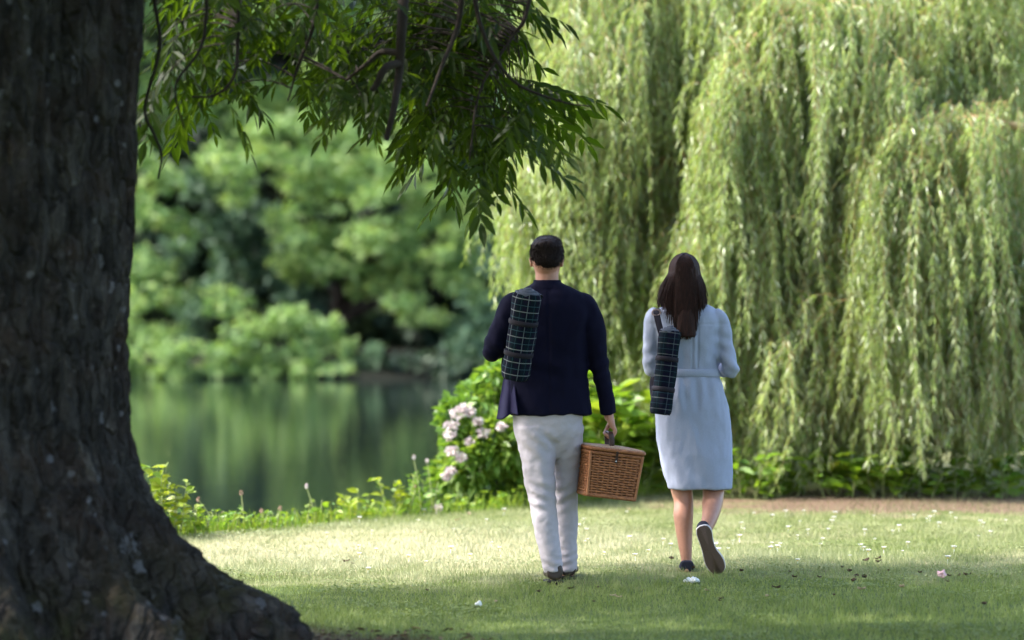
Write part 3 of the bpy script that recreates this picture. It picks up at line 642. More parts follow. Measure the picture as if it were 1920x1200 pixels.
def plaid(name, fu, fv, vis=1.0):
    """dark tartan woven along the roll: UV x runs round it, y along it, both in metres"""
    k = NT(name); g = k.n('TexCoord'); s = k.n('SeparateXYZ'); k.l(g.outputs['UV'], s.inputs[0]); U, V = s.outputs[0], s.outputs[1]
    def band(x, per, off, wd):
        f = k.math('FRACT', k.math('ADD', k.math('DIVIDE', x, per), off)); return k.math('LESS_THAN', f, wd/per)
    c = k.mix(k.math('MULTIPLY', band(U, fu, .1, fu*.45), .8), (.005, .005, .014), (.003, .010, .013))
    c = k.mix(k.math('MULTIPLY', band(V, fv, .2, fv*.4), .7), c, (.004, .007, .014))
    for x, per, off, wd, col, o in ((U, fu, .30, .0045, (.17, .20, .21), .5), (V, fv, .55, .0045, (.24, .26, .26), .55), (U, fu, .8, .003, (.03, .07, .09), .5), (V, fv, .05, .003, (.05, .11, .13), .6)):
        c = k.mix(k.math('MULTIPLY', band(x, per, off, wd), o*vis), c, col)
    k.base(c, .95, .1); k.bump(k.noise(k.obj(), 260, 2), .4, .003); return k.m
M['fleece'] = plain('blanket_edge', (.075, .085, .11), .9, .1, 1, 200)
M['plaid_m'] = plaid('navy_tartan', .075, .066)
M['plaid_w'] = plaid('black_tartan', .11, .058, .5)

def px_frame(X0, Y0):
    def f(u, v, y=0.0): s = F/(Y0+y); return np.array([(u-960)/s-X0, y, CAMZ-(v-HZ)/s])
    return f
def torso_rings(f, rows, n=44, p=2.4):
    """rows: v, left u, right u, depth, y"""
    rows = np.array(rows, float); rows = spline(rows, 60); out = []
    for v, a, b, d, y in rows:
        l, r = f(a, v, 0), f(b, v, 0); c = (l+r)/2; c[1] = y
        out.append(ring(c, (r[0]-l[0])/2, d, n, p))
    return np.array(out)
def creases(me, spec, base=.003, sc_=(6, 6, 6)):
    """fold relief: spec is a list of (centre, reach, amplitude, wave vector)"""
    V = getco(me); N = getno(me); d = base*fnoise(V, sc_, 3.1, 3)+base*.32*fnoise(V, tuple(x*2.6 for x in sc_), 8.3, 3)
    for c, rr, am, wv in spec:
        q = V-np.asarray(c); w_ = np.exp(-((q/np.asarray(rr))**2).sum(1))
        ph = q@np.asarray(wv)+1.5*fnoise(V, (5, 5, 5), 1.7, 2)
        d = d+am*w_*np.sin(ph)
    setco(me, V+N*d[:, None])
def fist(acc, wrist, knuck, inward, fwd, bar, r=.0105):
    """palm from wrist to knuckles, four fingers of different length curled round a bar, thumb from the side of the palm"""
    wrist, knuck, inward, fwd, bar = [np.asarray(x, float) for x in (wrist, knuck, inward, fwd, bar)]
    dn = unit(knuck-wrist); L = np.linalg.norm(knuck-wrist)
    for o in (-.028, -.009, .010, .028): limb(acc, [wrist+fwd*o*.6+dn*.01, (wrist+knuck)/2+fwd*o*.9, knuck+fwd*o], [.021, .020, .0145], 8, 10)
    for o, ln in ((.030, .92), (.010, 1.0), (-.010, .95), (-.029, .78)):
        k0 = knuck+fwd*o; b = bar+fwd*o
        p1 = k0+dn*.030*ln-inward*.004; p2 = b+dn*.030*ln; p3 = b+inward*.024*ln+dn*.008; 
        limb(acc, [k0-dn*.01, k0+dn*.012*ln-inward*.004, p1, p2, p3], [r*1.15, r*1.1, r, r*.95, r*.8], 14, 10)
    t0 = wrist+dn*L*.35+fwd*.030
    limb(acc, [t0, t0+fwd*.016+dn*.024+inward*.010, bar+fwd*.040-dn*.008+inward*.012, bar+fwd*.020+dn*.004+inward*.026], [.014, .012, .0105, .008], 12, 10)
def head(acc, c, sx, sy, sz, turn=0.0):
    ca, sa = math.cos(turn), math.sin(turn); rot = np.array([[ca, -sa, 0], [sa, ca, 0], [0, 0, 1]])
    def P(x, y, z): return np.asarray(c)+rot@np.array([x*sx, y*sy, z*sz])
    ball(acc, P(0, -.05, .12), .98*sx, .98*sy, .9*sz, 28, rot)                       # skull
    limb(acc, [P(0, .25, .05), P(0, .38, -.45), P(0, .5, -.82)], [.80*sx, .72*sx, .42*sx], 12, 18)   # face and jaw
    limb(acc, [P(-.75, .05, -.3), P(-.5, .35, -.7), P(0, .62, -.88), P(.5, .35, -.7), P(.75, .05, -.3)], [.16*sx, .2*sx, .22*sx, .2*sx, .16*sx], 18, 10)
    limb(acc, [P(0, .86, .12), P(0, 1.04, -.22), P(0, 1.1, -.34)], [.07*sx, .12*sx, .15*sx], 8, 10)  # nose
    for s in (-1, 1):
        limb(acc, [P(s*.14, .93, .22), P(s*.42, .90, .26), P(s*.66, .72, .2)], [.07*sx, .08*sx, .06*sx], 8, 8)   # brow
        ball(acc, P(s*.36, .80, .04), .15*sx, .12*sx, .11*sx)                         # eye
        ball(acc, P(s*1.03, .02, -.1), .10*sx, .26*sx, .36*sx, 16, rot)               # ear
        ball(acc, P(s*1.05, -.02, -.0), .13*sx, .16*sx, .22*sx, 14, rot)
    for z, rr in ((-.52, .085), (-.62, .10)): limb(acc, [P(-.32, .80, z), P(0, .95, z), P(.32, .80, z)], [.04*sx, rr*sx, .04*sx], 10, 8)   # lips
    return P
def shoe_shape(acc, heel, yaw, L=.29, w_=.05, h=.085, pitch=0.0):
    rows = [(0, .70, .9, 0), (.04, .92, 1.0, 0), (.25, .85, .95, -.1), (.5, .92, .72, -.12), (.72, 1.08, .52, .02), (.9, .85, .4, .1), (.98, .45, .3, .12)]
    rows = spline(np.array(rows), 24); ca, sa = math.cos(yaw), math.sin(yaw); rings = []
    for t, a, b, o in rows:
        hh = h*b; rings.append(ring((o*w_*.5, t*L, hh/2), w_*a, hh/2, 24, 2.8, (1, 0, 0), (0, 0, 1)))
    rg = np.array(rings); cp, sp = math.cos(pitch), math.sin(pitch)
    rg = rg@np.array([[1, 0, 0], [0, cp, -sp], [0, sp, cp]]).T; rg = rg@np.array([[ca, -sa, 0], [sa, ca, 0], [0, 0, 1]]).T
    loft(acc, rg+np.asarray(heel, float))
def flat_strip(name, pts, wd, th, side, mat, parent):
    C = spline(pts, 40); side = unit(np.asarray(side, float)); T = unit(np.gradient(C, axis=0)); A = unit(side-T*(T@side)[:, None]); B = np.cross(T, A)
    rings = np.array([ring(C[i], wd/2, th/2, 12, 5, A[i], B[i]) for i in range(len(C))]); a = Acc(); loft(a, rings)
    return link(name, a.mesh(name), mat, parent)
def blanket_roll(label, a, b, rad, mat, squash, strap_pts, side, group, turns=3):
    """rolled blanket from end a (top) to b, spiral edge showing on the top"""
    a, b = np.asarray(a, float), np.asarray(b, float); e = empty('blanket_roll', b); a = a-b
    T = unit(a); A = unit(np.cross([0, 1, 0], T)); B = np.cross(T, A); Lh = np.linalg.norm(a)
    n, m = 64, 72; V = []; uv = []
    for i in range(n):
        t = i/(n-1); edge = min(t, 1-t)*Lh
        rr = rad*(1-.16*math.exp(-edge/.012))
        for s0 in (.30, .66): rr *= 1-.07*math.exp(-((t-s0)/.03)**2)        # pinched under the two ties
        for j in range(m+1):
            an = j/m*2*math.pi; r2 = rr*(1+.035*math.sin(3*an+t*4)+.02*math.sin(7*an-t*9)+.02*math.sin(2*an+t*15))
            if j in (0, m): r2 *= .985
            V.append(A*math.cos(an)*r2+B*math.sin(an)*r2*squash+T*t*Lh); uv.append((an*rad, t*Lh))
    q = [(i*(m+1)+j, i*(m+1)+j+1, (i+1)*(m+1)+j+1, (i+1)*(m+1)+j) for i in range(n-1) for j in range(m)]
    V.append(T*0.0); uv.append((0, 0)); cb = len(V)-1
    tri = [(cb, j+1, j) for j in range(m)]
    # spiral top: the coiled layers stand proud
    V2 = []; uv2 = []; K = 190; base = len(V)
    for i in range(K):
        s = i/(K-1); an = s*turns*2*math.pi; r = rad*(.95-.85*s)
        for w_, hgt in ((-.5, -.02), (-.42, .008), (0, .014), (.42, .008), (.5, -.02)):
            rr = r+w_*rad*.85/turns*.92
            V2.append(A*math.cos(an)*rr+B*math.sin(an)*rr*squash+T*(Lh-.004+hgt*.6+.030*(s-.15))); uv2.append((an*rad*.7, w_*.03+Lh))
    q2 = [(base+i*5+j, base+i*5+j+1, base+(i+1)*5+j+1, base+(i+1)*5+j) for i in range(K-1) for j in range(4)]
    bl = link('blanket', np_mesh('blanket', np.array(V), [q, tri], None, np.array(uv)), mat, e)
    link('rolled_edge', np_mesh('rolled_edge', np.array(V2), [np.array(q2)-base]), M['fleece'], bl)
    for s0 in (.30, .66):
        C = np.array([A*math.cos(x)*rad*1.0+B*math.sin(x)*rad*squash*1.0+T*Lh*s0 for x in np.linspace(0, 2*math.pi, 49)])
        rings = np.array([ring(c, .013, .004, 8, 4, T, unit(c-T*Lh*s0)) for c in C]); ac = Acc(); loft(ac, rings); link('tie_strap', ac.mesh('tie_strap'), M['strap'], e)
    s = flat_strip('shoulder_strap', [np.asarray(p, float)-b for p in strap_pts], .034, .004, side, M['strap'], e)
    tag(e, label, 'blanket', group); return e, s

def man():
    X0, Y0 = .221, 19.9; f = px_frame(X0, Y0); root = (X0, Y0, 0)
    a = Acc()
    hc = f(1025, 487, 0); head(a, hc, .078, .098, .118, -.12)
    limb(a, [f(1025, 495, 0), f(1026, 530, .0), f(1028, 560, .0)], [.060, .060, .062], 12, 20, 1.0)
    loft(a, torso_rings(f, [(556, 1000, 1054, .06, 0), (585, 978, 1084, .085, 0), (640, 975, 1088, .10, 0), (720, 975, 1080, .09, .01), (785, 985, 1072, .075, .02), (815, 1000, 1062, .055, .03)]))
    limb(a, [f(1086, 570), f(1112, 630, -.01), f(1124, 685, 0), f(1134, 735, .01), f(1142, 782, .02)], [.048, .043, .036, .032, .026])
    fist(a, f(1142, 778, .02), f(1149, 800, .02), (-1, 0, 0), (0, 1, 0), (f(1142, 811, .02)[0], .02, f(1142, 811, .02)[2]))
    el = f(922, 655, -.03); hd = f(968, 642, .20)
    limb(a, [f(975, 572), f(948, 612, -.02), el, (el+hd)/2+[0, 0, -.015], hd], [.048, .043, .036, .031, .026])
    fist(a, hd+[0, .0, -.005], hd+[.03, .055, .015], (.2, .3, .93), (.9, -.4, 0), hd+[.045, .06, .045])
    limb(a, [f(1006, 790), f(1012, 870, -.01), f(1016, 930, -.02), f(1030, 1010, -.03), f(1041, 1080, -.02)], [.07, .06, .045, .042, .034])
    limb(a, [f(1062, 790, .02), f(1063, 870, .08), f(1062, 930, .14), f(1063, 1000, .19), f(1065, 1075, .24)], [.06, .05, .042, .04, .034])
    body = link('person', solid(a, .0042, 3), M['skin']); body.location = root
    tag(body, 'man in a navy jacket and pale trousers, a wicker basket in his hand', 'person')
    # hair: short, squared off, tapered at the nape
    h = Acc(); ball(h, hc+[.001, -.014, .034], .0865, .094, .086, 28); ball(h, f(1025, 462, -.03), .082, .082, .046, 28); ball(h, f(1026, 486, -.050), .070, .062, .056, 24)
    ball(h, f(1025, 456, .03), .074, .075, .04, 24)
    me = solid(h, .006, 14); V = getco(me); N = getno(me); setco(me, V+N*(.0030*fnoise(V, (60, 60, 25), 2, 3)+.0025*fnoise(V, (22, 22, 14), 5, 2))[:, None])
    hm = link('hair', me, M['hair_m'], body)
    V = getco(me); N = getno(me); pick = rng.choice(len(V), 2600); Pn, Nn = V[pick], N[pick]; K = 6; tt = np.linspace(0, 1, K)[None, :, None]
    flow = unit(Nn*.35+np.array([0, -.35, -.9])+np.where(Nn[:, 2:] > .5, np.array([.5, .9, .5]), 0)+rng.normal(0, .22, (len(pick), 3))); ln = rng.uniform(.010, .022, len(pick))*np.where(Pn[:, 2] < f(0, 490)[2], .5, 1)
    C = Pn[:, None]-Nn[:, None]*.002+flow[:, None]*(ln[:, None, None]*tt)+Nn[:, None]*(.004*np.sin(tt*2.6)); ac = Acc(); strands(ac, C, np.broadcast_to(np.linspace(.0012, .0004, K), (len(pick), K)), 3)
    link('hair_strands', ac.mesh('hair_strands'), M['hair_m'], hm)
    # jacket
    j = Acc()
    loft(j, torso_rings(f, [(526, 1001, 1051, .066, .0), (533, 996, 1060, .078, 0), (543, 978, 1080, .09, 0), (554, 964, 1098, .105, 0), (580, 956, 1106, .125, 0), (630, 957, 1102, .128, 0), (690, 955, 1102, .122, 0), (740, 954, 1106, .128, .005), (778, 956, 1111, .132, .005)], 44, 2.5))
    limb(j, [f(1084, 566), f(1098, 575), f(1113, 625, -.01), f(1124, 685, 0), f(1135, 735, .01), f(1141, 776, .02)], [.058, .064, .060, .052, .045, .041], 30, 22, 1.08, False)
    limb(j, [f(976, 566), f(962, 575), f(944, 612, -.02), f(926, 652, -.035), f(936, 655, .03), f(960, 645, .15)], [.058, .064, .060, .056, .050, .042], 34, 22, 1.08, False)
    me = solid(j, .0075, 5)
    creases(me, [(f(926, 655, -.05), (.09, .1, .09), .006, (60, 20, 70)), (f(1124, 690, 0), (.09, .1, .09), .005, (-30, 0, 90)), (f(1030, 690, -.12), (.16, .1, .10), .0035, (14, 0, 55)), (f(965, 600, -.1), (.08, .1, .10), .005, (70, 0, 50)), (f(1095, 600, -.1), (.07, .1, .10), .005, (-75, 0, 40)), (f(1040, 765, -.12), (.2, .12, .06), .005, (55, 0, 8))], .011, (6, 5, 4))
    V = getco(me); c = f(1027, 600)[0]; back = V[:, 1] < -.02        # centre back seam with the vent below
    V[:, 1] += np.where(back, .0045*np.exp(-((V[:, 0]-c-.004)/.006)**2), 0); setco(me, V)
    jk = link('jacket', me, M['navy'], body)
    cr = np.array([ring(f(1026, v, -.004+y), rx, ry, 40) for v, rx, ry, y in ((540, .088, .084, 0), (531, .074, .076, .002), (525, .070, .072, .004), (525.5, .066, .068, .005), (533, .064, .066, .004))]); ac = Acc(); loft(ac, cr, .5, False)
    link('collar', ac.mesh('collar'), M['navy'], body)
    # left front of the jacket swinging out behind, sunlight painted on as violet
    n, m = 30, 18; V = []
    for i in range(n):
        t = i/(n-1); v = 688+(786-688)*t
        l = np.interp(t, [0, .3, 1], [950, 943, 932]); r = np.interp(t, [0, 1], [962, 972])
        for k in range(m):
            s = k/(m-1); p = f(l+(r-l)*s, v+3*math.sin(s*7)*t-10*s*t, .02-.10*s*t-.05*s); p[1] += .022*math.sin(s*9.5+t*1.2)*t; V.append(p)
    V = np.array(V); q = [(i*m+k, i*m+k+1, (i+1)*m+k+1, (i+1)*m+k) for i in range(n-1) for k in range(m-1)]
    fl = link('jacket_flap', np_mesh('jacket_flap', V, [q]), M['lining_or_lit_flap'], body); sm = fl.modifiers.new('thickness', 'SOLIDIFY'); sm.thickness = .005
    # trousers
    t = Acc()
    loft(t, torso_rings(f, [(752, 962, 1096, .108, .01), (785, 962, 1094, .115, .01), (812, 964, 1091, .112, .015), (838, 974, 1086, .085, .03), (858, 985, 1078, .05, .04)], 44, 2.4))
    limb(t, [f(1003, 800, 0), f(1007, 845, -.005), f(1016, 930, -.02), f(1026, 1000, -.03), f(1038, 1074, -.03)], [.108, .094, .073, .065, .052], 40, 26, 1.05, False)
    limb(t, [f(1064, 800, .02), f(1064, 850, .07), f(1062, 930, .14), f(1062, 1000, .19), f(1064, 1070, .23)], [.084, .076, .063, .058, .050], 40, 26, 1.05, False)
    me = solid(t, .0065, 12)
    creases(me, [(f(1016, 930, -.09), (.09, .09, .07), .0055, (40, 0, 95)), (f(1062, 935, .07), (.07, .1, .08), .006, (-45, 0, 90)), (f(1015, 835, -.1), (.11, .1, .07), .004, (70, 0, 80)), (f(1065, 835, -.05), (.07, .1, .07), .004, (-80, 0, 75)), (f(1036, 1060, -.08), (.08, .1, .05), .004, (40, 0, 120)), (f(1064, 1055, .17), (.07, .1, .05), .004, (-50, 0, 115)), (f(1012, 880, -.09), (.05, .1, .14), .003, (80, 0, 20))], .0065, (9, 7, 11))
    link('trousers', me, M['chino'], body)
    for u, v, y, yaw in ((1041, 1094, -.075, .06), (1065, 1089, .19, -.05)):
        s = Acc(); p = f(u, v, y); p[2] = .022; shoe_shape(s, p, yaw, .29, .046, .085); sh = link('shoe', solid(s, .006, 4), M['brown_shoe'], body)
        s = Acc(); p[2] = 0; shoe_shape(s, p, yaw, .297, .049, .022); link('shoe_sole', s.mesh('shoe_sole'), M['strap'], sh)
    # blanket roll slung on his left shoulder
    W = np.array(root); o = lambda u, v, y: f(u, v, y)+W
    blanket_roll('dark green and navy tartan blanket rolled up on the man\'s back', o(990, 549, -.275), o(965, 711, -.205), .073, M['plaid_m'], .92,
                 [o(984, 562, -.21), o(972, 550, -.11), o(966, 551, .0), o(964, 565, .09), o(962, 600, .15), o(956, 640, .14), o(948, 668, .03), o(946, 690, -.12), o(958, 700, -.16)], (1, 0, .2), 'rolled tartan blankets')
man()

def woman():
    X0, Y0 = .94, 20.5; f = px_frame(X0, Y0); root = (X0, Y0, 0)
    a = Acc()
    hc = f(1284, 516, 0); head(a, hc, .070, .092, .108, .06)
    limb(a, [f(1284, 525, 0), f(1285, 560, -.005), f(1286, 585, 0)], [.048, .050, .075], 12, 20)
    loft(a, torso_rings(f, [(578, 1258, 1314, .06, 0), (600, 1242, 1330, .085, 0), (650, 1246, 1334, .09, 0), (695, 1250, 1338, .085, 0), (760, 1244, 1352, .10, 0), (830, 1246, 1356, .10, .01), (870, 1258, 1352, .08, .01)]))
    limb(a, [f(1228, 598), f(1224, 650), f(1223, 690, .01), f(1232, 688, .12), f(1246, 676, .22)], [.038, .036, .033, .028, .023])
    limb(a, [f(1344, 598), f(1357, 645), f(1368, 690, -.03), f(1366, 694, .08), f(1346, 686, .22)], [.038, .036, .034, .030, .023])
    p = f(1246, 676, .22); fist(a, p, p+[.035, .05, .025], (.3, .2, .93), (.85, -.5, 0), p+[.045, .055, .055], .0085)
    p = f(1346, 686, .22); fist(a, p, p+[-.045, .045, .005], (-.3, .3, .9), (.7, .7, 0), p+[-.06, .05, .035], .0085)
    # planted left leg and lifted right leg
    limb(a, [f(1268, 830, .02), f(1276, 905, .04), f(1282, 940, .03), f(1281.5, 968, .01), f(1284, 1010, 0), f(1287, 1046, -.01), f(1288, 1072, -.01)], [.085, .060, .052, .0535, .041, .029, .031], 44, 24)
    limb(a, [f(1332, 830, .02), f(1337, 890, .05), f(1338, 918, .02), f(1336, 945, -.07), f(1331, 972, -.17), f(1322, 994, -.245)], [.085, .064, .058, .055, .042, .034], 44, 24)
    hl = f(1320, 996, -.25); to = f(1346, 1066, -.135)
    limb(a, [hl, (hl+to)/2+[0, .028, .0], to], [.030, .030, .024], 14, 16)
    fl = f(1288, 1070, -.03); limb(a, [fl, fl+[0, .1, -.012], fl+[.01, .19, -.03]], [.028, .028, .02], 12, 14)
    body = link('person', solid(a, .0042, 3), M['skin2']); body.location = root
    tag(body, 'woman in a pale blue belted dress with long brown hair, one heel lifted', 'person')
    # dress
    d = Acc()
    loft(d, torso_rings(f, [(566, 1258, 1314, .062, 0), (574, 1245, 1330, .075, 0), (584, 1228, 1344, .09, 0), (600, 1222, 1352, .105, 0), (630, 1226, 1350, .11, 0), (665, 1234, 1347, .105, 0), (697, 1238, 1348, .10, 0), (725, 1234, 1356, .118, 0), (765, 1230, 1366, .135, .005), (820, 1231, 1372, .14, .01), (870, 1240, 1374, .142, .01), (917, 1252, 1373, .14, .01)], 48, 2.3))
    limb(d, [f(1236, 592), f(1226, 602), f(1222, 650), f(1222, 688, .0), f(1228, 690, .06), f(1240, 682, .15)], [.048, .050, .046, .045, .043, .040], 34, 22, 1.08, False)
    limb(d, [f(1336, 592), f(1347, 602), f(1358, 645), f(1369, 686, -.035), f(1370, 691, .02), f(1358, 690, .12)], [.048, .052, .047, .047, .045, .042], 34, 22, 1.08, False)
    me = solid(d, .0065, 5)
    creases(me, [(f(1370, 688, -.05), (.08, .1, .08), .006, (50, 0, 85)), (f(1358, 650, -.04), (.06, .1, .08), .005, (35, 0, 95)), (f(1223, 680, -.03), (.07, .1, .09), .005, (-40, 0, 80)), (f(1290, 735, -.12), (.16, .12, .09), .006, (95, 0, 6)), (f(1290, 670, -.1), (.13, .1, .06), .004, (80, 0, 10)), (f(1300, 860, -.13), (.22, .14, .16), .004, (38, 0, 5)), (f(1340, 620, -.08), (.05, .1, .08), .004, (-70, 0, 50))], .009, (8, 7, 4))
    V = getco(me); N = getno(me); bk = V[:, 1] < -.02
    yk = f(0, 607)[2]; V[:, 1] += np.where(bk & (np.abs(V[:, 2]-yk) < .02), .003*np.exp(-((V[:, 2]-yk)/.004)**2), 0)          # yoke seam
    px_ = f(1297, 640)[0]; rng_ = (V[:, 2] < yk) & (V[:, 2] > f(0, 692)[2])
    V[:, 1] += np.where(bk & rng_, .007*np.exp(-((V[:, 0]-px_)/.005)**2)+.007*np.exp(-((V[:, 0]-px_-.028)/.005)**2)-.004*np.exp(-((V[:, 0]-px_-.014)/.009)**2), 0)   # box pleat
    setco(me, V); link('dress', me, M['denim'], body)
    rg = []
    for v, gx_ in ((691.5, 1.0), (692.5, 1.025), (698, 1.03), (704.5, 1.03), (705.5, 1.0)):
        c = f(1293.5, v, 0); rg.append(ring(c, f(1348.5+(v-698)*.25, v)[0]-c[0]+.004*gx_, .104*gx_, 48, 2.3))
    ac = Acc(); loft(ac, np.array(rg), .5, False); link('belt', ac.mesh('belt'), M['denim'], body)
    cr = np.array([ring(f(1288, v, y), rx, ry, 40) for v, rx, ry, y in ((571, .075, .075, -.002), (560, .060, .063, 0), (555, .057, .060, .003), (556, .052, .056, .003), (566, .052, .056, .003))]); ac = Acc(); loft(ac, cr, .5, False)
    link('collar', ac.mesh('collar'), M['denim'], body)
    for q_ in ((1240, 682, .15, 1), (1358, 690, .12, -1)):
        c = f(*q_[:3]); ac = Acc(); limb(ac, [c+[-.004*q_[3], -.02, .002], c+[.004*q_[3], .02, -.002]], [.046, .046], 6, 22, 1.08, False); link('cuff', ac.mesh('cuff'), M['denim'], body)
    # long hair: combed over the skull and down the back
    hh = Acc(); ball(hh, f(1283, 510, -.014), .080, .098, .098, 30)
    rows = spline(np.array([(500, 1254, 1312, .08, -.03), (525, 1252, 1315, .085, -.035), (548, 1250, 1317, .078, -.045), (562, 1252, 1314, .060, -.06), (576, 1256, 1310, .045, -.085), (600, 1263, 1305, .028, -.112), (631, 1267, 1304, .018, -.127)]), 40)
    rg = []
    for v, l, r, dp, y in rows: p, q_ = f(l, v, 0), f(r, v, 0); c = (p+q_)/2; c[1] = y; rg.append(ring(c, (q_[0]-p[0])/2*.93, dp, 30, 2.2))
    loft(hh, np.array(rg)); me = solid(hh, .006, 4); V = getco(me); N = getno(me); setco(me, V+N*(.004*fnoise(V, (70, 70, 5), 2, 3))[:, None])
    vh = getco(me)
    S = 1500; K = 16; C = np.zeros((S, K, 3)); c0 = f(1283, 510, -.014)
    for s in range(S):
        th = random.uniform(-.75, math.pi+.75); side = math.cos(th)       # angle round the crown, back half and temples
        w_ = random.random()
        if math.sin(th) < 0: side = math.copysign(.9+.2*random.random(), side)
        sd_ = abs(side)+random.gauss(0, .04); ev = float(np.interp(sd_, [0, .5, .62, .8, 1.1], [632, 628, 602, 578, 566]))+random.uniform(-14, 6)
        eu = 1285+side*float(np.interp(sd_, [0, .5, .8, 1.1], [37, 34, 38, 35]))+random.gauss(0, 2)-(16*random.random()**1.5 if side < -.6 else 0)
        end = (eu, ev, float(np.interp(sd_, [0, .45, .7, .9, 1.1], [-.132, -.128, -.112, -.085, -.04])))
        ps = []
        for ph in (.10, .62, 1.12, 1.6): ps.append(c0+np.array([math.cos(th)*math.sin(ph)*.085, -math.sin(th)*math.sin(ph)*.103, math.cos(ph)*.102]))
        e_ = f(*end); m0 = ps[-1]*.70+e_*.30+np.array([.003*side, -.006, .004]); m1 = ps[-1]*.35+e_*.65+np.array([.004*side, -.006, .004])
        C[s] = spline(np.array(ps+[m0, m1, e_]), K)
    ac = Acc(); strands(ac, C, np.broadcast_to(np.linspace(.0021, .0010, K), (S, K)), 4)
    hm = link('hair', me, M['hair_w'], body); link('hair_strands', ac.mesh('hair_strands'), M['hair_w'], hm)
    # shoes
    s = Acc(); p = f(1288, 1076, -.055); p[2] = .016; shoe_shape(s, p, -.05, .25, .041, .062); sh = link('shoe', solid(s, .005, 3), M['navy_shoe'], body)
    s = Acc(); p[2] = 0; shoe_shape(s, p, -.05, .255, .043, .016); link('shoe_sole', s.mesh('shoe_sole'), M['foxing'], sh)
    # lifted shoe: the sole faces back
    A0 = f(1316, 985, -.285); A1 = f(1348, 1075, -.175); ax = unit(A1-A0); L = np.linalg.norm(A1-A0)
    nr = unit(np.cross(ax, [1, 0, 0])); nr = nr if nr[1] < 0 else -nr; sd = np.cross(nr, ax); sd = sd if sd[0] > 0 else -sd
    prof = spline(np.array([(0, .30, 0), (.035, .70, 0), (.14, .92, 0), (.32, .82, -.1), (.5, .84, -.14), (.72, 1.12, -.02), (.88, 1.0, .05), (.97, .62, .06), (1.0, .25, .06)]), 40)
    def lay(o0, o1, k0, k1):
        top = np.array([A0+ax*t*L+sd*(of*.044) for t, wd, of in prof]); r = []
        for lvl, kk in ((o0, k0*.93), (o0+.15*(o1-o0), k0), (o1-.1*(o1-o0), k1), (o1, k1*.93)):
            Lp = [top[i]+sd*.044*kk*prof[i, 1] for i in range(40)]; Rp = [top[i]-sd*.044*kk*prof[i, 1] for i in range(40)][::-1]
            r.append(np.array(Lp+Rp)+nr*lvl)
        ac = Acc(); loft(ac, np.array(r)); return ac
    s = Acc(); rr = []
    for t, wd, of in prof:
        hh_ = np.interp(t, [0, .1, .3, .5, .75, 1], [.055, .062, .056, .046, .036, .018]); c = A0+ax*t*L+sd*(of*.044)-nr*hh_/2
        rr.append(ring(c, .041*wd, hh_/2, 24, 2.8, sd, nr))
    loft(s, np.array(rr)); sh = link('shoe', solid(s, .005, 3), M['navy_shoe'], body); sh['label'] = 'lifted navy canvas shoe with its brown sole turned back'
    link('shoe_foxing', lay(-.004, .011, 1.06, 1.06).mesh('shoe_foxing'), M['foxing'], sh)
    link('shoe_sole', lay(.0095, .0135, .95, .95).mesh('shoe_sole'), M['sole'], sh)
    W = np.array(root); o = lambda u, v, y: f(u, v, y)+W
    e, st = blanket_roll('black tartan blanket rolled up on the woman\'s back', o(1257, 620, -.175), o(1238, 777, -.20), .058, M['plaid_w'], .95,
                 [o(1246, 640, -.165), o(1238, 618, -.14), o(1231, 588, -.088), o(1231, 579, -.02), o(1233, 584, .06), o(1236, 620, .12), o(1232, 672, .14), o(1224, 716, .06), o(1226, 745, -.09), o(1230, 762, -.16)], (1, 0, .1), 'rolled tartan blankets')
    p = o(1230.5, 586, -.092)-np.array(e.location)
    ac = Acc(); rr = np.array([ring(p+np.array([math.cos(x)*.022, -.003, math.sin(x)*.016]), .004, .004, 8, 2, (math.cos(x), 0, math.sin(x)), (0, 1, 0)) for x in np.linspace(0, 2*math.pi, 25)]); loft(ac, rr); link('buckle', ac.mesh('buckle'), M['buckle'], st)
woman()

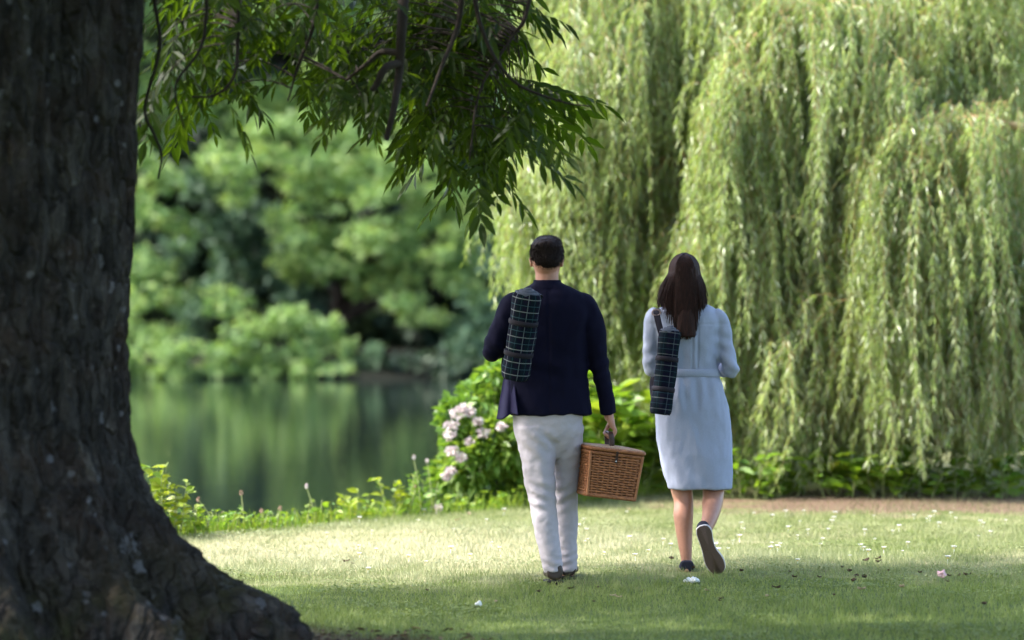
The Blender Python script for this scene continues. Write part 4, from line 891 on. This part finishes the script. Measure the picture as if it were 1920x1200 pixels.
# ------------------------------------------------------------------ wicker basket in his hand
def wicker_mat(name, c0, c1):
    k = NT(name); n = k.noise(k.obj(), 55, 4); n2 = k.noise(k.obj((1, 1, 1)), 9, 3)
    c = k.ramp(n, [(.3, c0), (.7, c1)]); k.base(k.mix(k.math('MULTIPLY', n2, .5), c, tuple(x*.6 for x in c0)), .5, .4); return k.m
M['wicker'] = wicker_mat('wicker', (.22, .080, .032), (.48, .20, .078))
M['wicker_pale'] = wicker_mat('pale_wicker', (.36, .20, .11), (.62, .42, .28))
M['wicker_in'] = plain('wicker_core', (.05, .022, .012), .8, .2)
def basket():
    Y = 19.92; c = at(1137, 931, Y); e = empty('wicker_basket', c)
    roll = R(7.0); yaw = R(13)
    e.rotation_euler = (R(1), roll, yaw)
    tag(e, 'brown wicker picnic basket hanging from the man\'s right hand', 'basket')
    H = .236; a0, b0, a1, b1 = .130, .100, .143, .110
    def path(z, n=200, grow=0.0):
        t = z/H; a = a0+(a1-a0)*t+grow; b = b0+(b1-b0)*t+grow; s = np.arange(n)/n*2*math.pi
        p = ring((0, 0, z), a, b, n, 9); d = np.linalg.norm(np.roll(p, -1, 0)-p, axis=1); cum = np.concatenate([[0], np.cumsum(d)]); per = cum[-1]
        tt = np.arange(n)/n*per; q_ = np.concatenate([p, p[:1]]); return np.stack([np.interp(tt, cum, q_[:, i]) for i in range(3)], 1), per
    core = Acc(); loft(core, np.array([path(z, 120, -.006)[0] for z in (.004, H*.5, H-.004)])); link('lining_or_lit_flap', core.mesh('lining_or_lit_flap'), M['wicker_in'], e)
    w_ = Acc(); rows = 17; ns = 32
    for r in range(rows):
        z = .012+(H-.03)*r/(rows-1); n = 352; p, per = path(z, n); ph = np.arange(n)/n*ns*math.pi*2/2
        nr = unit(np.concatenate([p[:, :2], np.zeros((n, 1))], 1)); tg = unit(np.roll(p, -1, 0)-np.roll(p, 1, 0)); nr = np.stack([tg[:, 1], -tg[:, 0], 0*tg[:, 0]], 1)
        wv = .0050*np.sin(ph+(math.pi if r % 2 else 0)); cc = p+nr*wv[:, None]; cc[:, 2] += .0008*np.sin(ph*.37+r)
        cc = np.concatenate([cc, cc[:1]]); strands(w_, cc[None], np.full((1, n+1), .0053), 6)
    p0, _ = path(.006, ns); p1, _ = path(H-.01, ns); C = np.stack([p0+(p1-p0)*t for t in np.linspace(0, 1, 4)], 1); strands(w_, C, np.full((ns, 4), .0042), 5)
    link('side_weave', w_.mesh('side_weave'), M['wicker'], e)
    def braid(z, grow, rr, k=3, waves=26):
        a = Acc(); n = 400; p, per = path(z, n, grow)
        tg = unit(np.roll(p, -1, 0)-np.roll(p, 1, 0)); nr = np.stack([tg[:, 1], -tg[:, 0], 0*tg[:, 0]], 1)
        for i in range(k):
            ph = np.arange(n)/n*2*math.pi*waves+i*2*math.pi/k; cc = p+nr*(np.cos(ph)*rr*.7)[:, None]; cc[:, 2] += np.sin(ph)*rr*.7; cc = np.concatenate([cc, cc[:1]]); strands(a, cc[None], np.full((1, n+1), rr*.62), 6)
        return a
    link('bottom_rim', braid(.004, .002, .008).mesh('bottom_rim'), M['wicker'], e)
    link('top_rim', braid(H-.012, .003, .007).mesh('top_rim'), M['wicker'], e)
    for sx in (-1, 1):
        for sy in (-1, 1):
            a = Acc(); q0 = np.array([sx*(a0+.001), sy*(b0+.001), 0]); q1 = np.array([sx*(a1+.001), sy*(b1+.001), H-.008]); q0[:2] *= .97; q1[:2] *= .97
            tube(a, [q0, (q0+q1)/2, q1], [.008, .008, .008], 6, 8); link('corner_post', a.mesh('corner_post'), M['wicker'], e)
    # lid, slightly domed, woven across
    lid = Acc(); zl = H+.004; nx = 30
    for i in range(nx):
        y = -b1*.97+2*b1*.97*i/(nx-1); x = np.linspace(-a1*1.0, a1*1.0, 60); z = zl+.014+.008*(1-(x/a1)**2)*(1-(y/b1)**2)+.0028*np.sin(x*220+(math.pi if i % 2 else 0))
        strands(lid, np.stack([x, 0*x+y, z], 1)[None], np.full((1, 60), .0043), 6)
    for x in np.linspace(-a1*.95, a1*.95, 22):
        y = np.linspace(-b1, b1, 12); strands(lid, np.stack([0*y+x, y, zl+.014+.008*(1-(x/a1)**2)*(1-(y/b1)**2)], 1)[None], np.full((1, 12), .004), 5)
    l_ = link('lid', lid.mesh('lid'), M['wicker_pale'], e)
    link('lid_rim', braid(H+.009, .006, .0085).mesh('lid_rim'), M['wicker'], l_)
    # latch pin on the back face, leather carrying handle over the lid
    a = Acc(); ball(a, (-.002, -b1-.004, H-.045), .0055, .006, .0055, 12); link('latch_pin', a.mesh('latch_pin'), M['foxing'], e)
    flat_strip('latch_strap', [(-.002, -b1-.002, H+.012), (-.002, -b1-.014, H+.004), (-.002, -b1-.008, H-.025), (-.002, -b1-.006, H-.055)], .014, .003, (1, 0, 0), M['leather'], e)
    rot = (Matrix.Rotation(yaw, 3, 'Z') @ Matrix.Rotation(roll, 3, 'Y') @ Matrix.Rotation(R(1), 3, 'X')).inverted()
    g = Vector(at(1142, 811, 19.92)); g = np.array(rot @ (g-Vector(c)))
    hz = H+.022; dn = np.array(rot @ Vector((0, 0, -1))); b0 = g+dn*((hz-g[2])/dn[2]); bx, by = b0[0], b0[1]
    hd = flat_strip('handle', [(bx, by-.046, hz-.004), (bx, by-.050, hz+.025), g+[0, -.043, -.006], g+[0, 0, .002], g+[0, .043, -.006], (bx, by+.050, hz+.025), (bx, by+.046, hz-.004)], .026, .012, (1, 0, 0), M['leather'], e)
    for s in (-1, 1):
        a = Acc(); rr = np.array([ring((bx+math.cos(x)*.02, by+s*.047, hz+.004+math.sin(x)*.008), .003, .003, 6) for x in np.linspace(0, 2*math.pi, 17)]); loft(a, rr); link('handle_ring', a.mesh('handle_ring'), M['leather'], hd)
basket()
# ------------------------------------------------------------------ plants of the near bank
def broad_leaves(acc, P, D, L, W, tone):
    n = len(P); leaves(acc, P, D, unit(rng.normal(0, .45, (n, 3))+np.array([0, 0, 1.0])), L, W, np.clip(tone+rng.normal(0, .18, n), 0, 1), .12, .18, True)
def weed(loc, h, spread, stems, leafL, label, name='weed', cat='plant', group='weeds along the lake edge', mat='weed', tone=.5, dens=34, wide=.55):
    e = empty(name, loc); a = Acc(); st = Acc(); C = []
    for s in range(stems):
        az = rng.uniform(0, 6.28); r = spread*math.sqrt(rng.random()); hh = h*rng.uniform(.55, 1.0)
        b = np.array([math.cos(az)*r*.45, math.sin(az)*r*.45, -.05]); t = np.array([math.cos(az)*r, math.sin(az)*r, hh])
        u = np.linspace(0, 1, 10)[:, None]; c = b+(t-b)*u; c[:, 2] += .08*hh*np.sin(u[:, 0]*3.1); C.append(c)
        nl = max(4, int(dens*hh)); q_ = rng.uniform(.12, 1, nl)**.75; i = np.minimum((q_*9).astype(int), 8); f_ = (q_*9-i)[:, None]
        P = c[i]*(1-f_)+c[i+1]*f_; z = rng.uniform(0, 6.28, nl); D = np.stack([np.cos(z), np.sin(z), rng.uniform(-.1, .8, nl)], 1)
        L = leafL*rng.uniform(.55, 1.15, nl); broad_leaves(a, P, D, L, L*wide, np.full(nl, tone))
    strands(st, np.array(C), np.broadcast_to(np.linspace(.0045, .0016, 10), (stems, 10)), 5)
    link('stems', st.mesh('stems'), M['stalk'], e); link('leaves', a.mesh('leaves'), M[mat], e, False)
    return tag(e, label, cat, group)
def bk(u, back=.15, Y=None):            # a foot on the bank under image column u
    y = 24.0
    for _ in range(30): y = bank((u-960)/F*y)+back
    x = (u-960)/F*y; return np.array([x, y, float(height(np.array(x), np.array(y)))])
# leafy cover right along the edge, uncountable
a = Acc(); n = 5200; x = rng.uniform(-3.2, 7.5, n); y = bank(x)+rng.uniform(-.12, .75, n)**1; z = height(x, y)+rng.uniform(0, .14, n)*(1-np.clip((y-bank(x))/1.2, 0, .6))
az = rng.uniform(0, 6.28, n); D = np.stack([np.cos(az), np.sin(az), rng.uniform(.0, .9, n)], 1); L = rng.uniform(.03, .085, n)
broad_leaves(a, np.stack([x, y, z], 1), D, L, L*.5, np.full(n, .5))
n = 9000; x = rng.uniform(-3.2, 7.5, n); y = bank(x)+rng.uniform(-.25, .5, n); P = np.stack([x, y, height(x, y)-.01], 1)
D = np.stack([rng.normal(0, .3, n), rng.normal(0, .3, n), np.ones(n)], 1); leaves(a, P, D, unit(rng.normal(size=(n, 3))), rng.uniform(.06, .2, n), .006, rng.uniform(.3, 1, n), 0, .1)
tag(link('undergrowth', a.mesh('undergrowth'), M['weed'], None, False), 'tangle of bright green leaves and long grass along the lake edge', 'undergrowth', kind='stuff')
W1 = 'leafy weed close beside the big trunk, tallest on that bank'; W2 = 'small bushy weed on the lake edge'
weed(bk(278, .0), .55, .16, 9, .085, 'tall yellow green weed with round leaves beside the big trunk', tone=.8, wide=.75)
weed(bk(325, .0), .36, .16, 10, .075, 'yellowish weed just right of the tallest one by the big trunk', tone=.95, wide=.6)
weed(bk(362, .0), .22, .13, 7, .07, 'short weed between the yellowish weed and the brown seed heads', tone=.6)
for i, (u, h) in enumerate(((415, .16), (470, .15), (520, .14), (560, .13))):
    weed(bk(u, .02), h, .14, 8, .055, 'low leafy weed among the seed heads on the lake edge', tone=.45)
weed(bk(600, .02), .22, .13, 8, .07, 'weed with a yellow leaf just left of the gap in the lake edge', tone=.7)
weed(bk(665, .02), .24, .15, 8, .08, 'yellow tipped weed in the middle of the open lake edge', tone=.9)
weed(bk(745, .03), .30, .14, 8, .09, 'pale weed with broad leaves left of the flowering shrub', tone=.85)
weed(bk(800, .05), .34, .16, 9, .07, 'grey green weed nearest the flowering shrub', tone=.3)
for i, (u, h, lean) in enumerate(((408, .22, -.12), (458, .25, -.02), (490, .13, .0), (519, .14, .02), (432, .12, -.05), (592, .26, -.06), (790, .40, -.05), (812, .38, -.04), (770, .2, .03))):
    p = bk(u, -.05); e = empty('seed_head', p); st = Acc(); tube(st, [(0, 0, -.02), (lean*.35, 0, h*.5), (lean, 0, h)], [.004, .003], 10, 5); link('stalk', st.mesh('stalk'), M['stalk'], e)
    hd = Acc(); nn = 60; d = unit(rng.normal(size=(nn, 3))); P = np.array([lean, 0, h])+d*np.array([.004, .004, .009]); leaves(hd, P, d+np.array([0, 0, .3]), unit(rng.normal(size=(nn, 3))), .011, .006, rng.random(nn), 0, 0)
    pale = i in (5, 6, 7); link('head', hd.mesh('head'), M['bloom'] if pale else M['seedhead'], e, False)
    tag(e, 'pale round seed head on a thin stalk at the lake edge' if pale else 'brown seed head on a thin stalk by the water', 'plant', 'pale seed heads' if pale else 'brown seed heads')
a = Acc(); n = 1500; r = 1.0+1.1*rng.random(n)**1.3; z = rng.uniform(-2.6, .6, n); x = TX+r*np.cos(z)*1.15; y = TY+r*np.sin(z)*.95; Pz = height(x, y)+rng.uniform(.004, .03, n)
az = rng.uniform(0, 6.28, n); leaves(a, np.stack([x, y, Pz], 1), np.stack([np.cos(az), np.sin(az), rng.normal(0, .2, n)], 1), unit(rng.normal(0, .35, (n, 3))+np.array([0, 0, 1.0])), rng.uniform(.025, .06, n), rng.uniform(.012, .026, n), rng.random(n), .2, .1, True)
M['litter'] = leaf_mat('litter', [(0, (.03, .018, .012)), (.5, (.09, .05, .032)), (1, (.20, .12, .075))], .1, .7, .2, (1, 1, 1))
tag(link('leaf_litter', a.mesh('leaf_litter'), M['litter'], None, False), 'brown dead leaves littered round the roots of the big trunk', 'leaf litter', kind='stuff')
# flowering shrub left of the man
def shrub():
    c = bk(935, .55); c[2] = 0; e = empty('flowering_shrub', c); a = Acc(); st = Acc()
    tag(e, 'leafy green shrub with clusters of pink white flowers beside the man', 'shrub')
    lumps = [(860,790,40,45),(900,760,45,50),(940,720,40,40),(970,740,50,60),(930,830,60,60),(880,870,55,50),(980,850,50,60),(850,910,40,40),(920,920,70,40),(985,930,40,30),(835,885,25,25),(1010,800,40,60),(950,690,26,26),(925,700,22,22),(1000,900,45,40),(1040,850,40,60)]
    for (u, v, ru, rv) in lumps:
        y = c[1]+rng.uniform(-.35, .25); s = F/y; p = at(u, v, y)-c; n = int(ru*rv*.17)
        d = unit(rng.normal(size=(n, 3))); r = rng.uniform(.3, 1, n)**.5; P = p+d*r[:, None]*np.array([ru, ru*.9, rv])/s
        D = unit(d+rng.normal(0, .6, (n, 3))+np.array([0, -.1, .1])); L = rng.uniform(.05, .11, n); broad_leaves(a, P, D, L, L*.55, np.full(n, .55+rng.normal(0, .15)))
        tube(st, [(p[0]*.3, p[1]*.3, 0), (p[0]*.6, p[1]*.6, p[2]*.6), p], [.005, .004, .002], 10, 5)
    link('stems', st.mesh('stems'), M['twig'], e); link('leaves', a.mesh('leaves'), M['shrub'], e, False)
    for (u, v, r) in ((858,775,10),(847,798,9),(870,766,7),(882,772,6),(843,816,8),(848,846,7),(866,858,8),(906,812,8),(838,893,6),(846,883,6),(820,955,7),(895,790,6),(880,828,5),(940,800,5)):
        y = c[1]-.42; s = F/y; p = at(u, v, y)-c; b = Acc(); n = 70
        d = unit(rng.normal(size=(n, 3))); P = p+d*(.25+.9*rng.random((n, 1)))*np.array([r*1.25, r, r*.85])/s; leaves(b, P, d+rng.normal(0, .5, (n, 3)), unit(rng.normal(size=(n, 3))), .026, .02, rng.random(n), .1, 0)
        link('flower_cluster', b.mesh('flower_cluster'), M['bloom'], e, False)
shrub()
# big-leaved plants between the two people and under the willow
def lower(u, back): p = bk(u, back); return p
for u, bck, h, sp, L, lab in ((1075, .25, .70, .30, .20, 'large leaved plant directly behind the man\'s legs'),
                         (1125, .15, .95, .30, .22, 'tall large leaved plant above the basket lid'),
                         (1180, .20, .80, .30, .22, 'large leaved plant between the man and the woman'),
                         (1225, .10, .55, .26, .18, 'large leaved plant hugging the left edge of the woman\'s dress')):
    weed(lower(u, bck), h, sp, 12, L, lab, 'broadleaf_plant', 'plant', 'large leaved plants behind the couple', 'weed', .5, 26, .6)
def under(u, Y): x = (u-960)/F*Y; return np.array([x, Y, float(height(np.array(x), np.array(Y)))])
for u, Y, h, L, lab in ((1395, 27.35, .34, .13, 'bright green plant just right of the woman\'s dress'), (1470, 27.5, .26, .13, 'low green plant behind the longest willow strand'),
                   (1590, 27.4, .34, .18, 'bright large leaved plant in the gap under the willow'), (1655, 27.5, .38, .16, 'taller bright plant right of the gap under the willow'),
                   (1720, 27.55, .30, .13, 'green plant under the middle of the right willow dome'), (1790, 27.7, .28, .13, 'dull green plant near the dark hollow under the willow'), (1880, 27.8, .30, .14, 'green plant under the far right of the willow')):
    weed(under(u, Y), h, .34, 13, L, lab, 'undergrowth_plant', 'plant', 'plants under the willow', 'weed', .45, 36, .5)
for i in range(9): weed(under(1330+i*75, 30.6+.4*(i%2)), .9, .5, 14, .16, 'leafy plant at the back under the willow, by the water', 'undergrowth_plant', 'plant', 'plants at the back under the willow', 'weed', .35, 30, .5)
# ------------------------------------------------------------------ small things on the lawn
def petal_flower(loc):
    e = empty('daisy', loc); a = Acc(); n = 11; z = np.arange(n)/n*6.283; D = np.stack([np.cos(z), np.sin(z), 0*z+.75], 1)
    leaves(a, np.zeros((n, 3))+[0, 0, .021], D, np.tile([0, 0, 1.0], (n, 1)), .015, .010, np.full(n, .5)); tube(a, [(0, 0, -.01), (.002, 0, .01), (0, 0, .021)], [.001, .001], 4, 4)
    link('petals', a.mesh('petals'), M['white_petal'], e, False); b = Acc(); ball(b, (0, 0, .022), .003, .004, .003, 8); link('centre', b.mesh('centre'), M['yellow'], e)
    return tag(e, 'small white daisy standing in the sunlit lawn', 'daisy', 'daisies in the lawn')
def copy_tree(o, loc, rz, sc_):
    r = o.copy(); COL.objects.link(r); r.location = loc; r.rotation_euler = (0, 0, rz); r.scale = (sc_,)*3
    for ch in o.children: c = ch.copy(); COL.objects.link(c); c.parent = r
    return r
proto = None
for k in range(95):
    u = random.uniform(1040, 1915) if k < 75 else random.uniform(560, 1000); v = random.triangular(955, 1085, 990)
    Y = CAMZ*F/(v-HZ); p = ((u-960)/F*Y, Y, float(height(np.array((u-960)/F*Y), np.array(Y))))
    if proto is None: proto = petal_flower(p)
    else: copy_tree(proto, p, random.uniform(0, 6), random.uniform(.9, 1.7))
def litter(name, label, cat, group, mat, L, curl):
    a = Acc(); n, m = 9, 5; V = []
    for i in range(n):
        t = i/(n-1); wd = math.sin(math.pi*min(.98, max(.03, t)))**.8*.36*L
        for j in range(m): s = j/(m-1)*2-1; V.append((s*wd, (t-.5)*L, .012+curl*L*(abs(s)**1.5*.5+(t-.5)**2*1.4)+.1*L*math.sin(5*t+3*s)*curl))
    q_ = [(i*m+j, i*m+j+1, (i+1)*m+j+1, (i+1)*m+j) for i in range(n-1) for j in range(m-1)]
    o = link(name, np_mesh(name, np.array(V), [q_]), mat); return tag(o, label, cat, group)
def scatter(o, spots):
    for i, (u, v) in enumerate(spots):
        Y = CAMZ*F/(v-HZ); x = (u-960)/F*Y; c = o if i == 0 else o.copy()
        if i: COL.objects.link(c)
        c.location = (x, Y, float(height(np.array(x), np.array(Y)))+.006); c.rotation_euler = (random.uniform(-.3, .3), random.uniform(-.3, .3), random.uniform(0, 6)); c.scale = (random.uniform(.7, 1.3),)*3
scatter(litter('fallen_leaf', 'curled dark dead leaf lying on the lawn', 'leaf', 'dark fallen leaves on the lawn', M['dead_leaf'], .034, .45),
    [(1073,1107),(1122,1105),(1300,1078),(1390,1083),(1480,1082),(1490,1090),(1580,1072),(1595,1080),(1605,1088),(1625,1060),(1648,1056),(1650,1062),(1666,1075),(1725,1078),(1780,1082),(1800,1080),(1815,1081),(1775,1092),(1355,1132),(1350,1135),(1565,1127),(1845,1150),(1620,1090),(1600,1098),(1260,1064),(895,1140),(1113,1130),(1456,1112),(1535,1090),(1010,1112),(800,1108),(650,1055),(660,1058)])
scatter(litter('fallen_leaf', 'pale tan dead leaf lying on the lawn', 'leaf', 'pale fallen leaves on the lawn', M['pale_leaf'], .036, .4),
    [(1325,1113),(1616,1117),(1150,1120),(1555,1020),(1240,950),(1180,955),(860,985),(790,1008),(880,970),(1440,1128),(1690,1110),(930,1128),(1160,1122),(1500,995),(1760,975)])
def crumple(name, label, u, v, sx, sz, mat):
    a = Acc(); ball(a, (0, 0, sz*.6), sx, sx*.7, sz, 26); me = a.mesh(name); V = getco(me); N = getno(me); d = fnoise(V, (70, 70, 70), 4, 3)
    setco(me, V+N*(d*sx*.45)[:, None]); o = link(name, me, mat, None, False); Y = CAMZ*F/(v-HZ); o.location = ((u-960)/F*Y, Y, .012); return tag(o, label, 'litter')
crumple('crumpled_paper', 'scrap of white crumpled paper on the grass below the woman\'s feet', 1297, 1095, .036, .012, M['paper'])
crumple('crumpled_paper', 'small ball of pink crumpled paper on the right of the lawn', 1767, 1086, .026, .02, M['pink_paper'])
crumple('crumpled_paper', 'tiny whitish scrap of paper in the shaded grass near the root', 897, 1141, .014, .014, M['paper'])
